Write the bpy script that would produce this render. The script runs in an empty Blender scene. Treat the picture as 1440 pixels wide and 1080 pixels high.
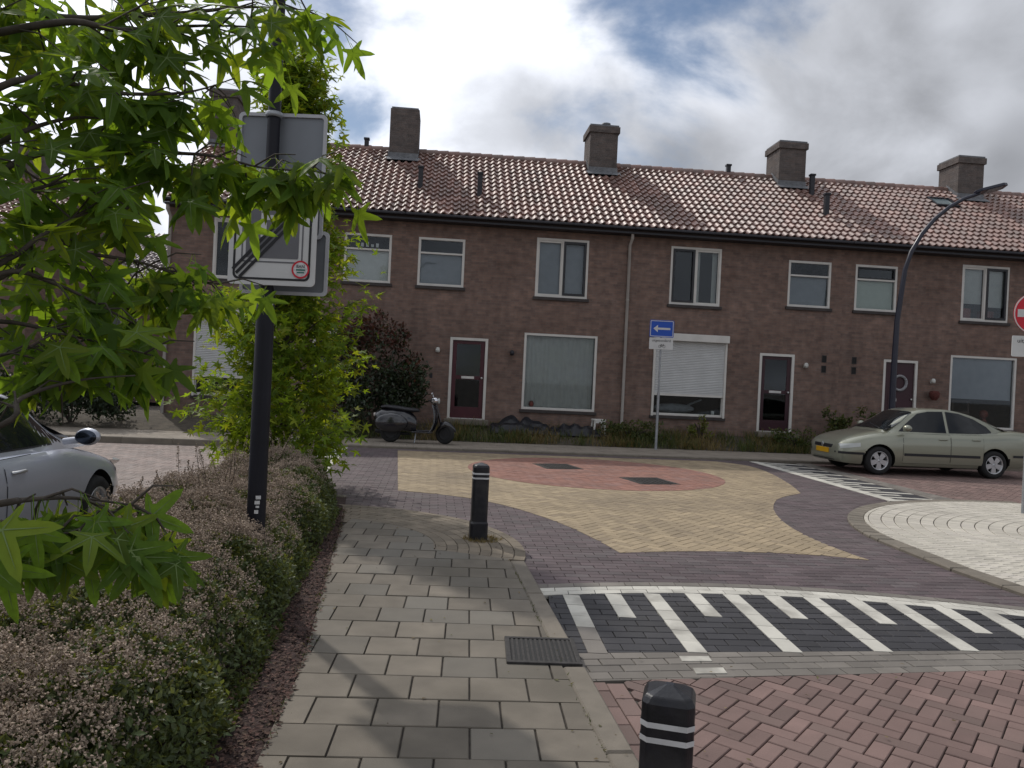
import bpy, math, random
import numpy as np
from mathutils import Vector, Matrix

random.seed(7)
RNG = np.random.default_rng(11)
SC = bpy.context.scene
COL = SC.collection
rad = math.radians

# ------------------------------------------------------------------ camera
CAM_F, CAM_H, CAM_ROLL = 1100.0, 1.62, rad(2.7)
CAM_PITCH = math.atan(7.0 / CAM_F)
cd = bpy.data.cameras.new('camera'); cam = bpy.data.objects.new('camera', cd); COL.objects.link(cam)
cd.sensor_width = 36.0; cd.lens = CAM_F / 1440 * 36; cd.clip_start = 0.05; cd.clip_end = 3000
cam.matrix_world = (Matrix.Translation((0, 0, CAM_H)) @ Matrix.Rotation(math.pi / 2 - CAM_PITCH, 4, 'X')
                    @ Matrix.Rotation(CAM_ROLL, 4, 'Z'))
SC.camera = cam

# ------------------------------------------------------------------ sun, sky, exposure
SUN_AZ, SUN_EL = math.atan2(-0.59, 0.81), rad(44)          # azimuth from +Y towards +X
SUN_DIR = Vector((math.sin(SUN_AZ) * math.cos(SUN_EL), math.cos(SUN_AZ) * math.cos(SUN_EL), math.sin(SUN_EL)))
sl = bpy.data.lights.new('sun', 'SUN'); sl.energy = 3.3; sl.angle = rad(1.2); sl.color = (1.0, 0.945, 0.87)
so = bpy.data.objects.new('sun', sl); COL.objects.link(so)
so.rotation_euler = SUN_DIR.to_track_quat('Z', 'Y').to_euler(); so.location = SUN_DIR * 60
SC.view_settings.view_transform = 'Standard'; SC.view_settings.look = 'None'
SC.view_settings.gamma = 1.0; SC.view_settings.exposure = -0.72
SC.view_settings.use_curve_mapping = False

W = bpy.data.worlds.new('World'); SC.world = W; W.use_nodes = True
wn, wl = W.node_tree.nodes, W.node_tree.links
wn.clear()
def wnode(t, **kw):
    n = wn.new(t)
    for k, v in kw.items(): setattr(n, k, v)
    return n
def wmath(op, a, b=None, c=None, clamp=False):
    n = wnode('ShaderNodeMath', operation=op, use_clamp=clamp)
    for i, x in enumerate((a, b, c)):
        if x is None: continue
        if isinstance(x, (int, float)): n.inputs[i].default_value = x
        else: wl.new(x, n.inputs[i])
    return n.outputs[0]
tc = wnode('ShaderNodeTexCoord')
sep = wnode('ShaderNodeSeparateXYZ'); wl.new(tc.outputs['Generated'], sep.inputs[0])
den = wmath('ADD', wmath('MAXIMUM', sep.outputs[2], 0.0), 0.42)
cmb = wnode('ShaderNodeCombineXYZ')
wl.new(wmath('DIVIDE', sep.outputs[0], den), cmb.inputs[0]); wl.new(wmath('DIVIDE', sep.outputs[1], den), cmb.inputs[1])
SKY_OFF = (0.19, 3.95, 1.4)
BIG_OFF = (1.05, 9.2)
def wnoise(scale, detail, rough, off, dist=0.0):
    m = wnode('ShaderNodeMapping'); wl.new(cmb.outputs[0], m.inputs[0]); m.inputs[1].default_value = off
    n = wnode('ShaderNodeTexNoise'); wl.new(m.outputs[0], n.inputs['Vector'])
    n.inputs['Scale'].default_value = scale; n.inputs['Detail'].default_value = detail
    n.inputs['Roughness'].default_value = rough; n.inputs['Distortion'].default_value = dist
    return n.outputs['Fac']
def wramp(v, lo, hi):
    n = wnode('ShaderNodeMapRange', interpolation_type='SMOOTHSTEP')
    wl.new(v, n.inputs[0]); n.inputs[1].default_value = lo; n.inputs[2].default_value = hi
    return n.outputs[0]
cover = wramp(wnoise(1.9, 8, 0.55, SKY_OFF, 0.3), 0.315, 0.465)
billow = wramp(wnoise(3.0, 8, 0.55, (SKY_OFF[0] + 5, SKY_OFF[1], 2.0), 0.3), 0.30, 0.66)
big = wramp(wnoise(0.9, 4, 0.5, (SKY_OFF[0] + BIG_OFF[0], SKY_OFF[1] + BIG_OFF[1], 5.0), 0.35), 0.50, 0.63)
sv = wnode('ShaderNodeVectorMath', operation='DOT_PRODUCT'); wl.new(tc.outputs['Generated'], sv.inputs[0]); sv.inputs[1].default_value = SUN_DIR
fwd = wramp(sv.outputs['Value'], 0.45, 1.0)
lum = wmath('MULTIPLY_ADD', billow, 4.4, 6.2)
lum = wmath('MULTIPLY', lum, wmath('MULTIPLY_ADD', big, -0.56, 1.0))
lum = wmath('MULTIPLY', lum, wmath('MULTIPLY_ADD', fwd, 0.9, 0.95))
ccol = wnode('ShaderNodeVectorMath', operation='SCALE'); ccol.inputs[0].default_value = (0.94, 0.975, 1.06); wl.new(lum, ccol.inputs['Scale'])
sky = wnode('ShaderNodeTexSky', sky_type='NISHITA'); sky.sun_disc = False
sky.sun_elevation = SUN_EL; sky.sun_rotation = SUN_AZ; sky.air_density = 1.0; sky.dust_density = 0.6; sky.ozone_density = 1.5
mixc = wnode('ShaderNodeMix', data_type='RGBA'); wl.new(cover, mixc.inputs[0]); wl.new(sky.outputs[0], mixc.inputs[6]); wl.new(ccol.outputs[0], mixc.inputs[7])
bg = wnode('ShaderNodeBackground'); wl.new(mixc.outputs[2], bg.inputs[0]); bg.inputs[1].default_value = 0.13
wo = wnode('ShaderNodeOutputWorld'); wl.new(bg.outputs[0], wo.inputs[0])

# ------------------------------------------------------------------ pixel <-> place helpers (photo is 1440 x 1080)
_cr, _sr, _cp, _sp = math.cos(CAM_ROLL), math.sin(CAM_ROLL), math.cos(CAM_PITCH), math.sin(CAM_PITCH)
def ray(u, v):
    a, b = (u - 720) / CAM_F, (540 - v) / CAM_F
    x, y = a * _cr - b * _sr, a * _sr + b * _cr
    return (x, _cp + y * _sp, -_sp + y * _cp)
def G(u, v, z=0.0):                       # the point of the level z that the photo shows at (u, v)
    d = ray(u, v); t = (z - CAM_H) / d[2]
    return (d[0] * t, d[1] * t)
def at(u, v, Y):                          # the point at distance Y
    d = ray(u, v); t = Y / d[1]
    return Vector((d[0] * t, Y, CAM_H + d[2] * t))
def proj(x, y, z):
    z -= CAM_H
    yy, w = y * _sp + z * _cp, y * _cp - z * _sp
    if w < 0.05: return (-1e5, -1e5, w)
    a, b = x / w, yy / w
    return (720 + (a * _cr + b * _sr) * CAM_F, 540 - (-a * _sr + b * _cr) * CAM_F, w)

# ------------------------------------------------------------------ materials
MATS = {}
def mat(name, col, rough=0.7, var=0.12, scale=6.0, bump=0.0, bscale=60.0, metal=0.0, spec=0.4, coat=0.0,
        rnd=0.0, hue=None, stain=0.0, stain_col=(0.03, 0.028, 0.024), stain_scale=0.9, world=False, detail=5.0, trans=0.0):
    """Principled material: noise-varied colour, optional per-piece variation, stains, fine relief, translucency."""
    if name in MATS: return MATS[name]
    m = bpy.data.materials.new(name); m.use_nodes = True; MATS[name] = m
    N, L = m.node_tree.nodes, m.node_tree.links
    b = N['Principled BSDF']
    b.inputs['Roughness'].default_value = rough; b.inputs['Metallic'].default_value = metal
    b.inputs['Specular IOR Level'].default_value = spec; b.inputs['Coat Weight'].default_value = coat
    if coat: b.inputs['Coat Roughness'].default_value = 0.06
    if world: v = N.new('ShaderNodeNewGeometry').outputs['Position']
    else: v = N.new('ShaderNodeTexCoord').outputs['Object']
    def noise(s, d, off=0.0):
        n = N.new('ShaderNodeTexNoise'); n.inputs['Scale'].default_value = s; n.inputs['Detail'].default_value = d
        if off:
            mp = N.new('ShaderNodeMapping'); L.new(v, mp.inputs[0]); mp.inputs[1].default_value = (off, off * 1.7, off * .6); L.new(mp.outputs[0], n.inputs['Vector'])
        else: L.new(v, n.inputs['Vector'])
        return n.outputs['Fac']
    def mix(f, a, c, blend='MIX'):
        x = N.new('ShaderNodeMix'); x.data_type = 'RGBA'; x.blend_type = blend
        for i, val in ((0, f), (6, a), (7, c)):
            if isinstance(val, (tuple, list)): x.inputs[i].default_value = (*val[:3], 1)
            elif isinstance(val, float): x.inputs[i].default_value = val
            else: L.new(val, x.inputs[i])
        return x.outputs[2]
    def rng(f, a, c, lo, hi):
        x = N.new('ShaderNodeMapRange'); L.new(f, x.inputs[0])
        for i, val in enumerate((a, c, lo, hi)): x.inputs[i + 1].default_value = val
        return x.outputs[0]
    c0 = tuple(max(0, k * (1 - var)) for k in col); c1 = tuple(k * (1 + var) for k in col)
    c = mix(rng(noise(scale, detail), 0.3, 0.7, 0, 1), c0, c1)
    if rnd or hue:
        oi = N.new('ShaderNodeObjectInfo'); at_ = N.new('ShaderNodeAttribute'); at_.attribute_name = 'rnd'
        ad = N.new('ShaderNodeMath'); ad.operation = 'ADD'; L.new(oi.outputs['Random'], ad.inputs[0]); L.new(at_.outputs['Fac'], ad.inputs[1])
        fr = N.new('ShaderNodeMath'); fr.operation = 'FRACT'; L.new(ad.outputs[0], fr.inputs[0])
        if hue:
            mu = N.new('ShaderNodeMath'); mu.operation = 'MULTIPLY'; L.new(fr.outputs[0], mu.inputs[0]); mu.inputs[1].default_value = 7.31
            f2 = N.new('ShaderNodeMath'); f2.operation = 'FRACT'; L.new(mu.outputs[0], f2.inputs[0])
            c = mix(rng(f2.outputs[0], 0.55, 1.0, 0, 0.8), c, tuple(hue))
        if rnd:
            k = rng(fr.outputs[0], 0, 1, 1 - rnd, 1 + rnd)
            sc = N.new('ShaderNodeVectorMath'); sc.operation = 'SCALE'; L.new(c, sc.inputs[0]); L.new(k, sc.inputs['Scale']); c = sc.outputs[0]
    if stain: c = mix(rng(noise(stain_scale, 7.0, 3.7), 0.50, 0.72, 0, stain), c, tuple(stain_col))
    L.new(c, b.inputs['Base Color'])
    if bump:
        bn = N.new('ShaderNodeBump'); bn.inputs['Strength'].default_value = 1.0; bn.inputs['Distance'].default_value = bump
        L.new(noise(bscale, 6), bn.inputs['Height']); L.new(bn.outputs[0], b.inputs['Normal'])
    if trans:
        tr = N.new('ShaderNodeBsdfTranslucent'); ms = N.new('ShaderNodeMixShader'); ms.inputs[0].default_value = trans
        sc = N.new('ShaderNodeVectorMath'); sc.operation = 'MULTIPLY'; L.new(c, sc.inputs[0]); sc.inputs[1].default_value = (2.1, 1.75, 0.55)
        L.new(sc.outputs[0], tr.inputs[0]); L.new(b.outputs[0], ms.inputs[1]); L.new(tr.outputs[0], ms.inputs[2])
        L.new(ms.outputs[0], N['Material Output'].inputs[0])
    return m

def brick_mat(name, c1, c2, mortar, bw=0.22, bh=0.0625, gap=0.010):
    if name in MATS: return MATS[name]
    m = bpy.data.materials.new(name); m.use_nodes = True; MATS[name] = m
    N, L = m.node_tree.nodes, m.node_tree.links; b = N['Principled BSDF']; b.inputs['Roughness'].default_value = 0.9
    b.inputs['Specular IOR Level'].default_value = 0.15
    tcn = N.new('ShaderNodeTexCoord'); s = N.new('ShaderNodeSeparateXYZ'); L.new(tcn.outputs['Object'], s.inputs[0])
    ad = N.new('ShaderNodeMath'); ad.operation = 'ADD'; L.new(s.outputs[0], ad.inputs[0]); L.new(s.outputs[1], ad.inputs[1])
    cb = N.new('ShaderNodeCombineXYZ'); L.new(ad.outputs[0], cb.inputs[0]); L.new(s.outputs[2], cb.inputs[1])
    br = N.new('ShaderNodeTexBrick'); L.new(cb.outputs[0], br.inputs['Vector'])
    br.inputs['Scale'].default_value = 1.0; br.inputs['Brick Width'].default_value = bw; br.inputs['Row Height'].default_value = bh
    br.inputs['Mortar Size'].default_value = gap / 2; br.inputs['Mortar Smooth'].default_value = 0.2; br.inputs['Bias'].default_value = -0.1
    br.inputs['Color1'].default_value = (*c1, 1); br.inputs['Color2'].default_value = (*c2, 1); br.inputs['Mortar'].default_value = (*mortar, 1)
    n1 = N.new('ShaderNodeTexNoise'); n1.inputs['Scale'].default_value = 0.7; n1.inputs['Detail'].default_value = 6; L.new(tcn.outputs['Object'], n1.inputs['Vector'])
    n2 = N.new('ShaderNodeTexNoise'); n2.inputs['Scale'].default_value = 5; n2.inputs['Detail'].default_value = 4; L.new(cb.outputs[0], n2.inputs['Vector'])
    mp = N.new('ShaderNodeMapRange'); L.new(n1.outputs[0], mp.inputs[0]); mp.inputs[1].default_value = .3; mp.inputs[2].default_value = .7; mp.inputs[3].default_value = .86; mp.inputs[4].default_value = 1.14
    mq = N.new('ShaderNodeMapRange'); L.new(n2.outputs[0], mq.inputs[0]); mq.inputs[1].default_value = .3; mq.inputs[2].default_value = .7; mq.inputs[3].default_value = .82; mq.inputs[4].default_value = 1.18
    mu0 = N.new('ShaderNodeMath'); mu0.operation = 'MULTIPLY'; L.new(mp.outputs[0], mu0.inputs[0]); L.new(mq.outputs[0], mu0.inputs[1])
    mv = N.new('ShaderNodeMapping'); L.new(tcn.outputs['Object'], mv.inputs[0]); mv.inputs[3].default_value = (2.6, 2.6, .35)      # rain streaks
    n3 = N.new('ShaderNodeTexNoise'); n3.inputs['Scale'].default_value = 1.6; n3.inputs['Detail'].default_value = 5; L.new(mv.outputs[0], n3.inputs['Vector'])
    mr = N.new('ShaderNodeMapRange'); L.new(n3.outputs[0], mr.inputs[0]); mr.inputs[1].default_value = .35; mr.inputs[2].default_value = .68; mr.inputs[3].default_value = .90; mr.inputs[4].default_value = 1.05
    mu = N.new('ShaderNodeMath'); mu.operation = 'MULTIPLY'; L.new(mu0.outputs[0], mu.inputs[0]); L.new(mr.outputs[0], mu.inputs[1])
    sc = N.new('ShaderNodeVectorMath'); sc.operation = 'SCALE'; L.new(br.outputs['Color'], sc.inputs[0]); L.new(mu.outputs[0], sc.inputs['Scale'])
    L.new(sc.outputs[0], b.inputs['Base Color'])
    bp = N.new('ShaderNodeBump'); bp.invert = True; bp.inputs['Distance'].default_value = 0.006; bp.inputs['Strength'].default_value = 0.8
    L.new(br.outputs['Fac'], bp.inputs['Height']); L.new(bp.outputs[0], b.inputs['Normal'])
    return m

def glass_mat(name, tint=(0.75, 0.8, 0.82), refl=0.10, rough=0.02):
    if name in MATS: return MATS[name]
    m = bpy.data.materials.new(name); m.use_nodes = True; MATS[name] = m
    N, L = m.node_tree.nodes, m.node_tree.links; N.remove(N['Principled BSDF'])
    t = N.new('ShaderNodeBsdfTransparent'); t.inputs[0].default_value = (*tint, 1)
    g = N.new('ShaderNodeBsdfGlossy'); g.inputs['Roughness'].default_value = rough; g.inputs[0].default_value = (0.9, 0.95, 1, 1)
    f = N.new('ShaderNodeFresnel'); f.inputs[0].default_value = 1.36
    a = N.new('ShaderNodeMath'); a.operation = 'ADD'; a.use_clamp = True; L.new(f.outputs[0], a.inputs[0]); a.inputs[1].default_value = refl
    x = N.new('ShaderNodeMixShader'); L.new(a.outputs[0], x.inputs[0]); L.new(t.outputs[0], x.inputs[1]); L.new(g.outputs[0], x.inputs[2])
    L.new(x.outputs[0], N['Material Output'].inputs[0])
    return m

# ------------------------------------------------------------------ objects
def prop(o, label=None, cat=None, group=None, kind=None):
    if label: o['label'] = label
    if cat: o['category'] = cat
    if group: o['group'] = group
    if kind: o['kind'] = kind
    return o
def link(o, parent=None):
    COL.objects.link(o)
    if parent is not None: o.parent = parent
    return o
def thing(name, loc, rz, label, cat, group=None):
    o = bpy.data.objects.new(name, None); o.empty_display_size = 0.2; link(o); o.location = loc; o.rotation_euler = (0, 0, rz)
    return prop(o, label, cat, group)
def mesh_obj(name, me, parent=None, m=None, smooth=None):
    if m is not None and not me.materials: me.materials.append(m)
    if smooth is not None: me.polygons.foreach_set('use_smooth', [smooth] * len(me.polygons))
    return link(bpy.data.objects.new(name, me), parent)

class MB:
    """collects faces for ONE mesh object"""
    def __init__(s): s.v = []; s.f = []; s.sm = []
    def add(s, vs, fs, smooth=False, M=None):
        o = len(s.v)
        s.v += [tuple(M @ Vector(p)) for p in vs] if M is not None else [tuple(p) for p in vs]
        s.f += [tuple(i + o for i in f) for f in fs]; s.sm += [smooth] * len(fs); return s
    def box(s, x0, y0, z0, x1, y1, z1, M=None):
        v = [(x0, y0, z0), (x1, y0, z0), (x1, y1, z0), (x0, y1, z0), (x0, y0, z1), (x1, y0, z1), (x1, y1, z1), (x0, y1, z1)]
        return s.add(v, [(0, 3, 2, 1), (4, 5, 6, 7), (0, 1, 5, 4), (1, 2, 6, 5), (2, 3, 7, 6), (3, 0, 4, 7)], M=M)
    def tube(s, pts, r, n=8, cap=True, M=None):
        pts = [Vector(p) for p in pts]; k = len(pts); rs = r if isinstance(r, (list, tuple)) else [r] * k
        v = []; ref = Vector((0.13, 0.21, 1)).normalized()
        for i, p in enumerate(pts):
            d = (pts[min(i + 1, k - 1)] - pts[max(i - 1, 0)]).normalized()
            a = d.cross(ref)
            if a.length < .1: a = d.cross(Vector((1, 0, 0)))
            a.normalize(); b = d.cross(a)
            v += [p + (a * math.cos(2 * math.pi * j / n) + b * math.sin(2 * math.pi * j / n)) * rs[i] for j in range(n)]
        f = [(i * n + j, i * n + (j + 1) % n, (i + 1) * n + (j + 1) % n, (i + 1) * n + j) for i in range(k - 1) for j in range(n)]
        s.add(v, f, True, M)
        if cap: s.add(v[:n], [tuple(range(n))], False, M); s.add(v[-n:], [tuple(range(n))[::-1]], False, M)
        return s
    def lathe(s, prof, n=24, M=None, smooth=True):       # prof of (r, z) round the z axis
        v = [(r * math.cos(2 * math.pi * j / n), r * math.sin(2 * math.pi * j / n), z) for r, z in prof for j in range(n)]
        f = [(i * n + j, i * n + (j + 1) % n, (i + 1) * n + (j + 1) % n, (i + 1) * n + j) for i in range(len(prof) - 1) for j in range(n)]
        return s.add(v, f, smooth, M)
    def prism(s, poly, z0, z1, M=None):
        n = len(poly); v = [(x, y, z0) for x, y in poly] + [(x, y, z1) for x, y in poly]
        f = [tuple(range(n))[::-1], tuple(range(n, 2 * n))] + [(i, (i + 1) % n, n + (i + 1) % n, n + i) for i in range(n)]
        return s.add(v, f, M=M)
    def plate(s, poly, y0, y1, M=None):                   # poly of (x, z), thickness in y
        n = len(poly); v = [(x, y0, z) for x, z in poly] + [(x, y1, z) for x, z in poly]
        f = [tuple(range(n)), tuple(range(n, 2 * n))[::-1]] + [(i, n + i, n + (i + 1) % n, (i + 1) % n) for i in range(n)]
        return s.add(v, f, M=M)
    def ring(s, outer, inner, y0, y1, M=None):            # frame between two loops of (x, z)
        n = len(outer)
        v = [(x, y0, z) for x, z in outer] + [(x, y0, z) for x, z in inner] + [(x, y1, z) for x, z in outer] + [(x, y1, z) for x, z in inner]
        f = []
        for i in range(n):
            j = (i + 1) % n
            f += [(i, j, n + j, n + i), (2 * n + i, 3 * n + i, 3 * n + j, 2 * n + j), (i, 2 * n + i, 2 * n + j, j), (n + i, n + j, 3 * n + j, 3 * n + i)]
        return s.add(v, f, M=M)
    def ellipsoid(s, c, r, n=16, k=10, M=None, fn=None):
        v = []; 
        for i in range(k + 1):
            t = math.pi * i / k
            for j in range(n):
                a = 2 * math.pi * j / n
                p = Vector((math.sin(t) * math.cos(a), math.sin(t) * math.sin(a), math.cos(t)))
                if fn: p = fn(p)
                v.append((c[0] + p[0] * r[0], c[1] + p[1] * r[1], c[2] + p[2] * r[2]))
        f = [(i * n + j, (i + 1) * n + j, (i + 1) * n + (j + 1) % n, i * n + (j + 1) % n) for i in range(k) for j in range(n)]
        return s.add(v, f, True, M)
    def build(s, name, m, parent=None, bevel=0.0, seg=2, kind=None):
        me = bpy.data.meshes.new(name); me.from_pydata(s.v, [], s.f); me.materials.append(m)
        me.polygons.foreach_set('use_smooth', s.sm); me.update()
        o = link(bpy.data.objects.new(name, me), parent)
        if bevel:
            md = o.modifiers.new('bevel', 'BEVEL'); md.width = bevel; md.segments = seg; md.limit_method = 'ANGLE'; md.angle_limit = rad(40)
        if kind: o['kind'] = kind
        return o

def arr_mesh(name, V, T, m, rnd=None, smooth=False):
    """mesh from numpy arrays: V (n,3), T (k,3 or 4) faces"""
    me = bpy.data.meshes.new(name); k = T.shape[1]
    me.vertices.add(len(V)); me.vertices.foreach_set('co', V.astype(np.float32).ravel())
    me.loops.add(T.size); me.loops.foreach_set('vertex_index', T.astype(np.int32).ravel())
    me.polygons.add(len(T)); me.polygons.foreach_set('loop_start', np.arange(0, T.size, k, dtype=np.int32))
    try: me.polygons.foreach_set('loop_total', np.full(len(T), k, dtype=np.int32))
    except Exception: pass
    me.polygons.foreach_set('use_smooth', np.full(len(T), smooth))
    if rnd is not None:
        a = me.attributes.new('rnd', 'FLOAT', 'POINT'); a.data.foreach_set('value', rnd.astype(np.float32))
    me.materials.append(m); me.update(calc_edges=True); me.validate()
    return me
def frames(tip, nrm):
    """rotation matrices (N,3,3): columns = side, tip, normal"""
    y = tip / np.maximum(np.linalg.norm(tip, axis=1, keepdims=True), 1e-6)
    x = np.cross(y, nrm); x /= np.maximum(np.linalg.norm(x, axis=1, keepdims=True), 1e-6)
    z = np.cross(x, y)
    return np.stack([x, y, z], axis=2)
def scatter(name, tv, tf, P, R, S, m, parent=None, kind='stuff', smooth=False):
    tv = np.asarray(tv, float); tf = np.asarray(tf, int); n = len(P)
    V = np.einsum('nij,mj->nmi', R, tv) * S[:, None, None] + P[:, None, :]
    F = (tf[None] + (np.arange(n) * len(tv))[:, None, None]).reshape(-1, tf.shape[1])
    r = np.repeat(RNG.random(n), len(tv))
    o = mesh_obj(name, arr_mesh(name, V.reshape(-1, 3), F, m, r, smooth), parent)
    if kind: o['kind'] = kind
    return o
def unit(n): 
    v = RNG.normal(size=(n, 3)); return v / np.linalg.norm(v, axis=1, keepdims=True)
LEAF_V = [(0, 0, 0), (0.26, 0.45, 0.05), (0, 1.0, -0.06), (-0.26, 0.45, 0.05), (0, 0.45, -0.02)]
LEAF_F = [(0, 1, 4), (1, 2, 4), (2, 3, 4), (3, 0, 4)]
def star_leaf(droop=0.25, seed=0):
    """five-pointed sweetgum leaf, stalk at origin, main lobe towards +y, about 1 long"""
    rr = random.Random(seed); pts = []
    tips = [(-128, .56), (-62, .88), (0, 1.0), (62, .88), (128, .56)]
    c = (0.0, 0.30)
    def P(a, r): return (c[0] + math.sin(rad(a)) * r, c[1] + math.cos(rad(a)) * r)
    out = [(0, 0.20)]
    for i, (a, l) in enumerate(tips):
        l *= rr.uniform(.9, 1.08) * 0.72; a += rr.uniform(-5, 5)
        out += [P(a - 17, l * .50), P(a - 7, l * .80), P(a, l), P(a + 7, l * .80), P(a + 17, l * .50)]
        if i < 4: out.append(P((a + tips[i + 1][0]) / 2, .20))
    V = [(c[0], c[1], 0.0)]
    for x, y in out:
        d = math.hypot(x - c[0], y - c[1]); ang = math.atan2(x, y)
        V.append((x, y, -droop * d * d + .05 * math.cos(5 * ang) * d + (.22 if seed % 2 else -.12) * abs(x)))
    n = len(out)
    F = [(0, 1 + (i + 1) % n, 1 + i) for i in range(n)]
    k = len(V); V += [(-.008, .3, .004), (.008, .3, .004), (.008, -.28, .03), (-.008, -.28, .03)]
    F += [(k, k + 2, k + 1), (k, k + 3, k + 2)]
    return V, F

# ================================================================== GROUND
M_sand = mat('joint_sand', (0.055, 0.047, 0.04), 0.95, 0.3, 20, bump=0.003, bscale=200, world=True)
M_dark = mat('purple_brick', (0.098, 0.073, 0.076), 0.75, 0.12, 3, bump=0.0015, bscale=150, rnd=0.22, hue=(0.10, 0.085, 0.085), stain=0.25, stain_scale=0.6, stain_col=(0.15, 0.13, 0.12), world=True)
M_yel = mat('yellow_brick', (0.33, 0.258, 0.165), 0.8, 0.10, 2, bump=0.0015, bscale=150, rnd=0.13, hue=(0.25, 0.195, 0.13), stain=0.6, stain_scale=0.55, stain_col=(0.165, 0.13, 0.09), world=True)
M_circ = mat('rose_brick', (0.265, 0.130, 0.098), 0.8, 0.10, 2, bump=0.0015, bscale=150, rnd=0.16, hue=(0.24, 0.14, 0.12), stain=0.3, stain_scale=0.6, stain_col=(0.16, 0.12, 0.1), world=True)
M_red = mat('red_brick', (0.182, 0.120, 0.105), 0.8, 0.14, 4, bump=0.002, bscale=120, rnd=0.22, hue=(0.155, 0.108, 0.094), stain=0.4, stain_scale=1.1, stain_col=(0.13, 0.10, 0.085), world=True)
M_roadl = mat('brown_street_brick', (0.22, 0.17, 0.15), 0.75, 0.14, 3, bump=0.002, bscale=120, rnd=0.2, hue=(0.2, 0.17, 0.155), stain=0.3, stain_col=(0.14, 0.12, 0.1), world=True)
M_black = mat('black_brick', (0.034, 0.033, 0.037), 0.75, 0.15, 4, bump=0.0015, bscale=150, rnd=0.22, stain=0.35, stain_col=(0.075, 0.07, 0.065), world=True)
M_white = mat('white_brick', (0.52, 0.50, 0.44), 0.75, 0.10, 5, bump=0.001, bscale=150, rnd=0.10, stain=0.75, stain_scale=3.5, stain_col=(0.20, 0.185, 0.16), world=True)
M_grey = mat('grey_brick', (0.175, 0.158, 0.138), 0.8, 0.14, 4, bump=0.0015, bscale=150, rnd=0.20, stain=0.35, stain_scale=1.5, stain_col=(0.12, 0.105, 0.09), world=True)
M_isl = mat('cream_brick', (0.50, 0.465, 0.395), 0.8, 0.10, 3, bump=0.0015, bscale=150, rnd=0.10, hue=(0.52, 0.48, 0.42), stain=0.4, stain_scale=0.8, stain_col=(0.33, 0.30, 0.25), world=True)
M_tile = mat('paving_tile', (0.158, 0.137, 0.109), 0.85, 0.16, 5, bump=0.0012, bscale=220, rnd=0.16, hue=(0.145, 0.135, 0.115), stain=0.65, stain_scale=1.3, stain_col=(0.10, 0.088, 0.068), world=True)
M_kerb = mat('kerb_concrete', (0.175, 0.152, 0.122), 0.85, 0.14, 8, bump=0.002, bscale=160, rnd=0.10, stain=0.45, stain_scale=2.0, stain_col=(0.14, 0.125, 0.10), world=True)
M_ground = mat('ground_earth', (0.16, 0.14, 0.12), 0.95, 0.25, 0.4, bump=0.01, bscale=20, world=True)
M_soil = mat('garden_soil', (0.075, 0.062, 0.045), 0.95, 0.35, 6, bump=0.02, bscale=18, world=True)
M_mulch = mat('red_mulch', (0.052, 0.032, 0.028), 0.95, 0.5, 25, bump=0.02, bscale=60, world=True)

def sheet(name, poly, z, m, zf=None):
    me = bpy.data.meshes.new(name); me.from_pydata([(x, y, (zf(x, y) if zf else 0) + z) for x, y in poly], [], [tuple(range(len(poly)))])
    me.materials.append(m); me.update()
    if me.polygons[0].normal.z < 0: me.flip_normals()
    return prop(link(bpy.data.objects.new(name, me)), kind='structure')

def pts_in(poly, P):
    x, y = P[:, 0], P[:, 1]; ins = np.zeros(len(P), bool); n = len(poly); j = n - 1
    for i in range(n):
        xi, yi = poly[i]; xj, yj = poly[j]
        if yi != yj:
            c = ((yi > y) != (yj > y)) & (x < (xj - xi) * (y - yi) / (yj - yi) + xi); ins ^= c
        j = i
    return ins
def clip(sub, rect):
    out = list(sub)
    for i in range(len(rect)):
        a, b = rect[i], rect[(i + 1) % len(rect)]
        def side(p): return (b[0] - a[0]) * (p[1] - a[1]) - (b[1] - a[1]) * (p[0] - a[0])
        inp, out = out, []
        for k in range(len(inp)):
            p, q = inp[k - 1], inp[k]; sp_, sq = side(p), side(q)
            if (sp_ >= 0) != (sq >= 0):
                t = sp_ / (sp_ - sq); out.append((p[0] + (q[0] - p[0]) * t, p[1] + (q[1] - p[1]) * t))
            if sq >= 0: out.append(q)
        if not out: return []
    return out
def parea(p): return 0.5 * sum(p[i - 1][0] * p[i][1] - p[i][0] * p[i - 1][1] for i in range(len(p)))

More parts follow.
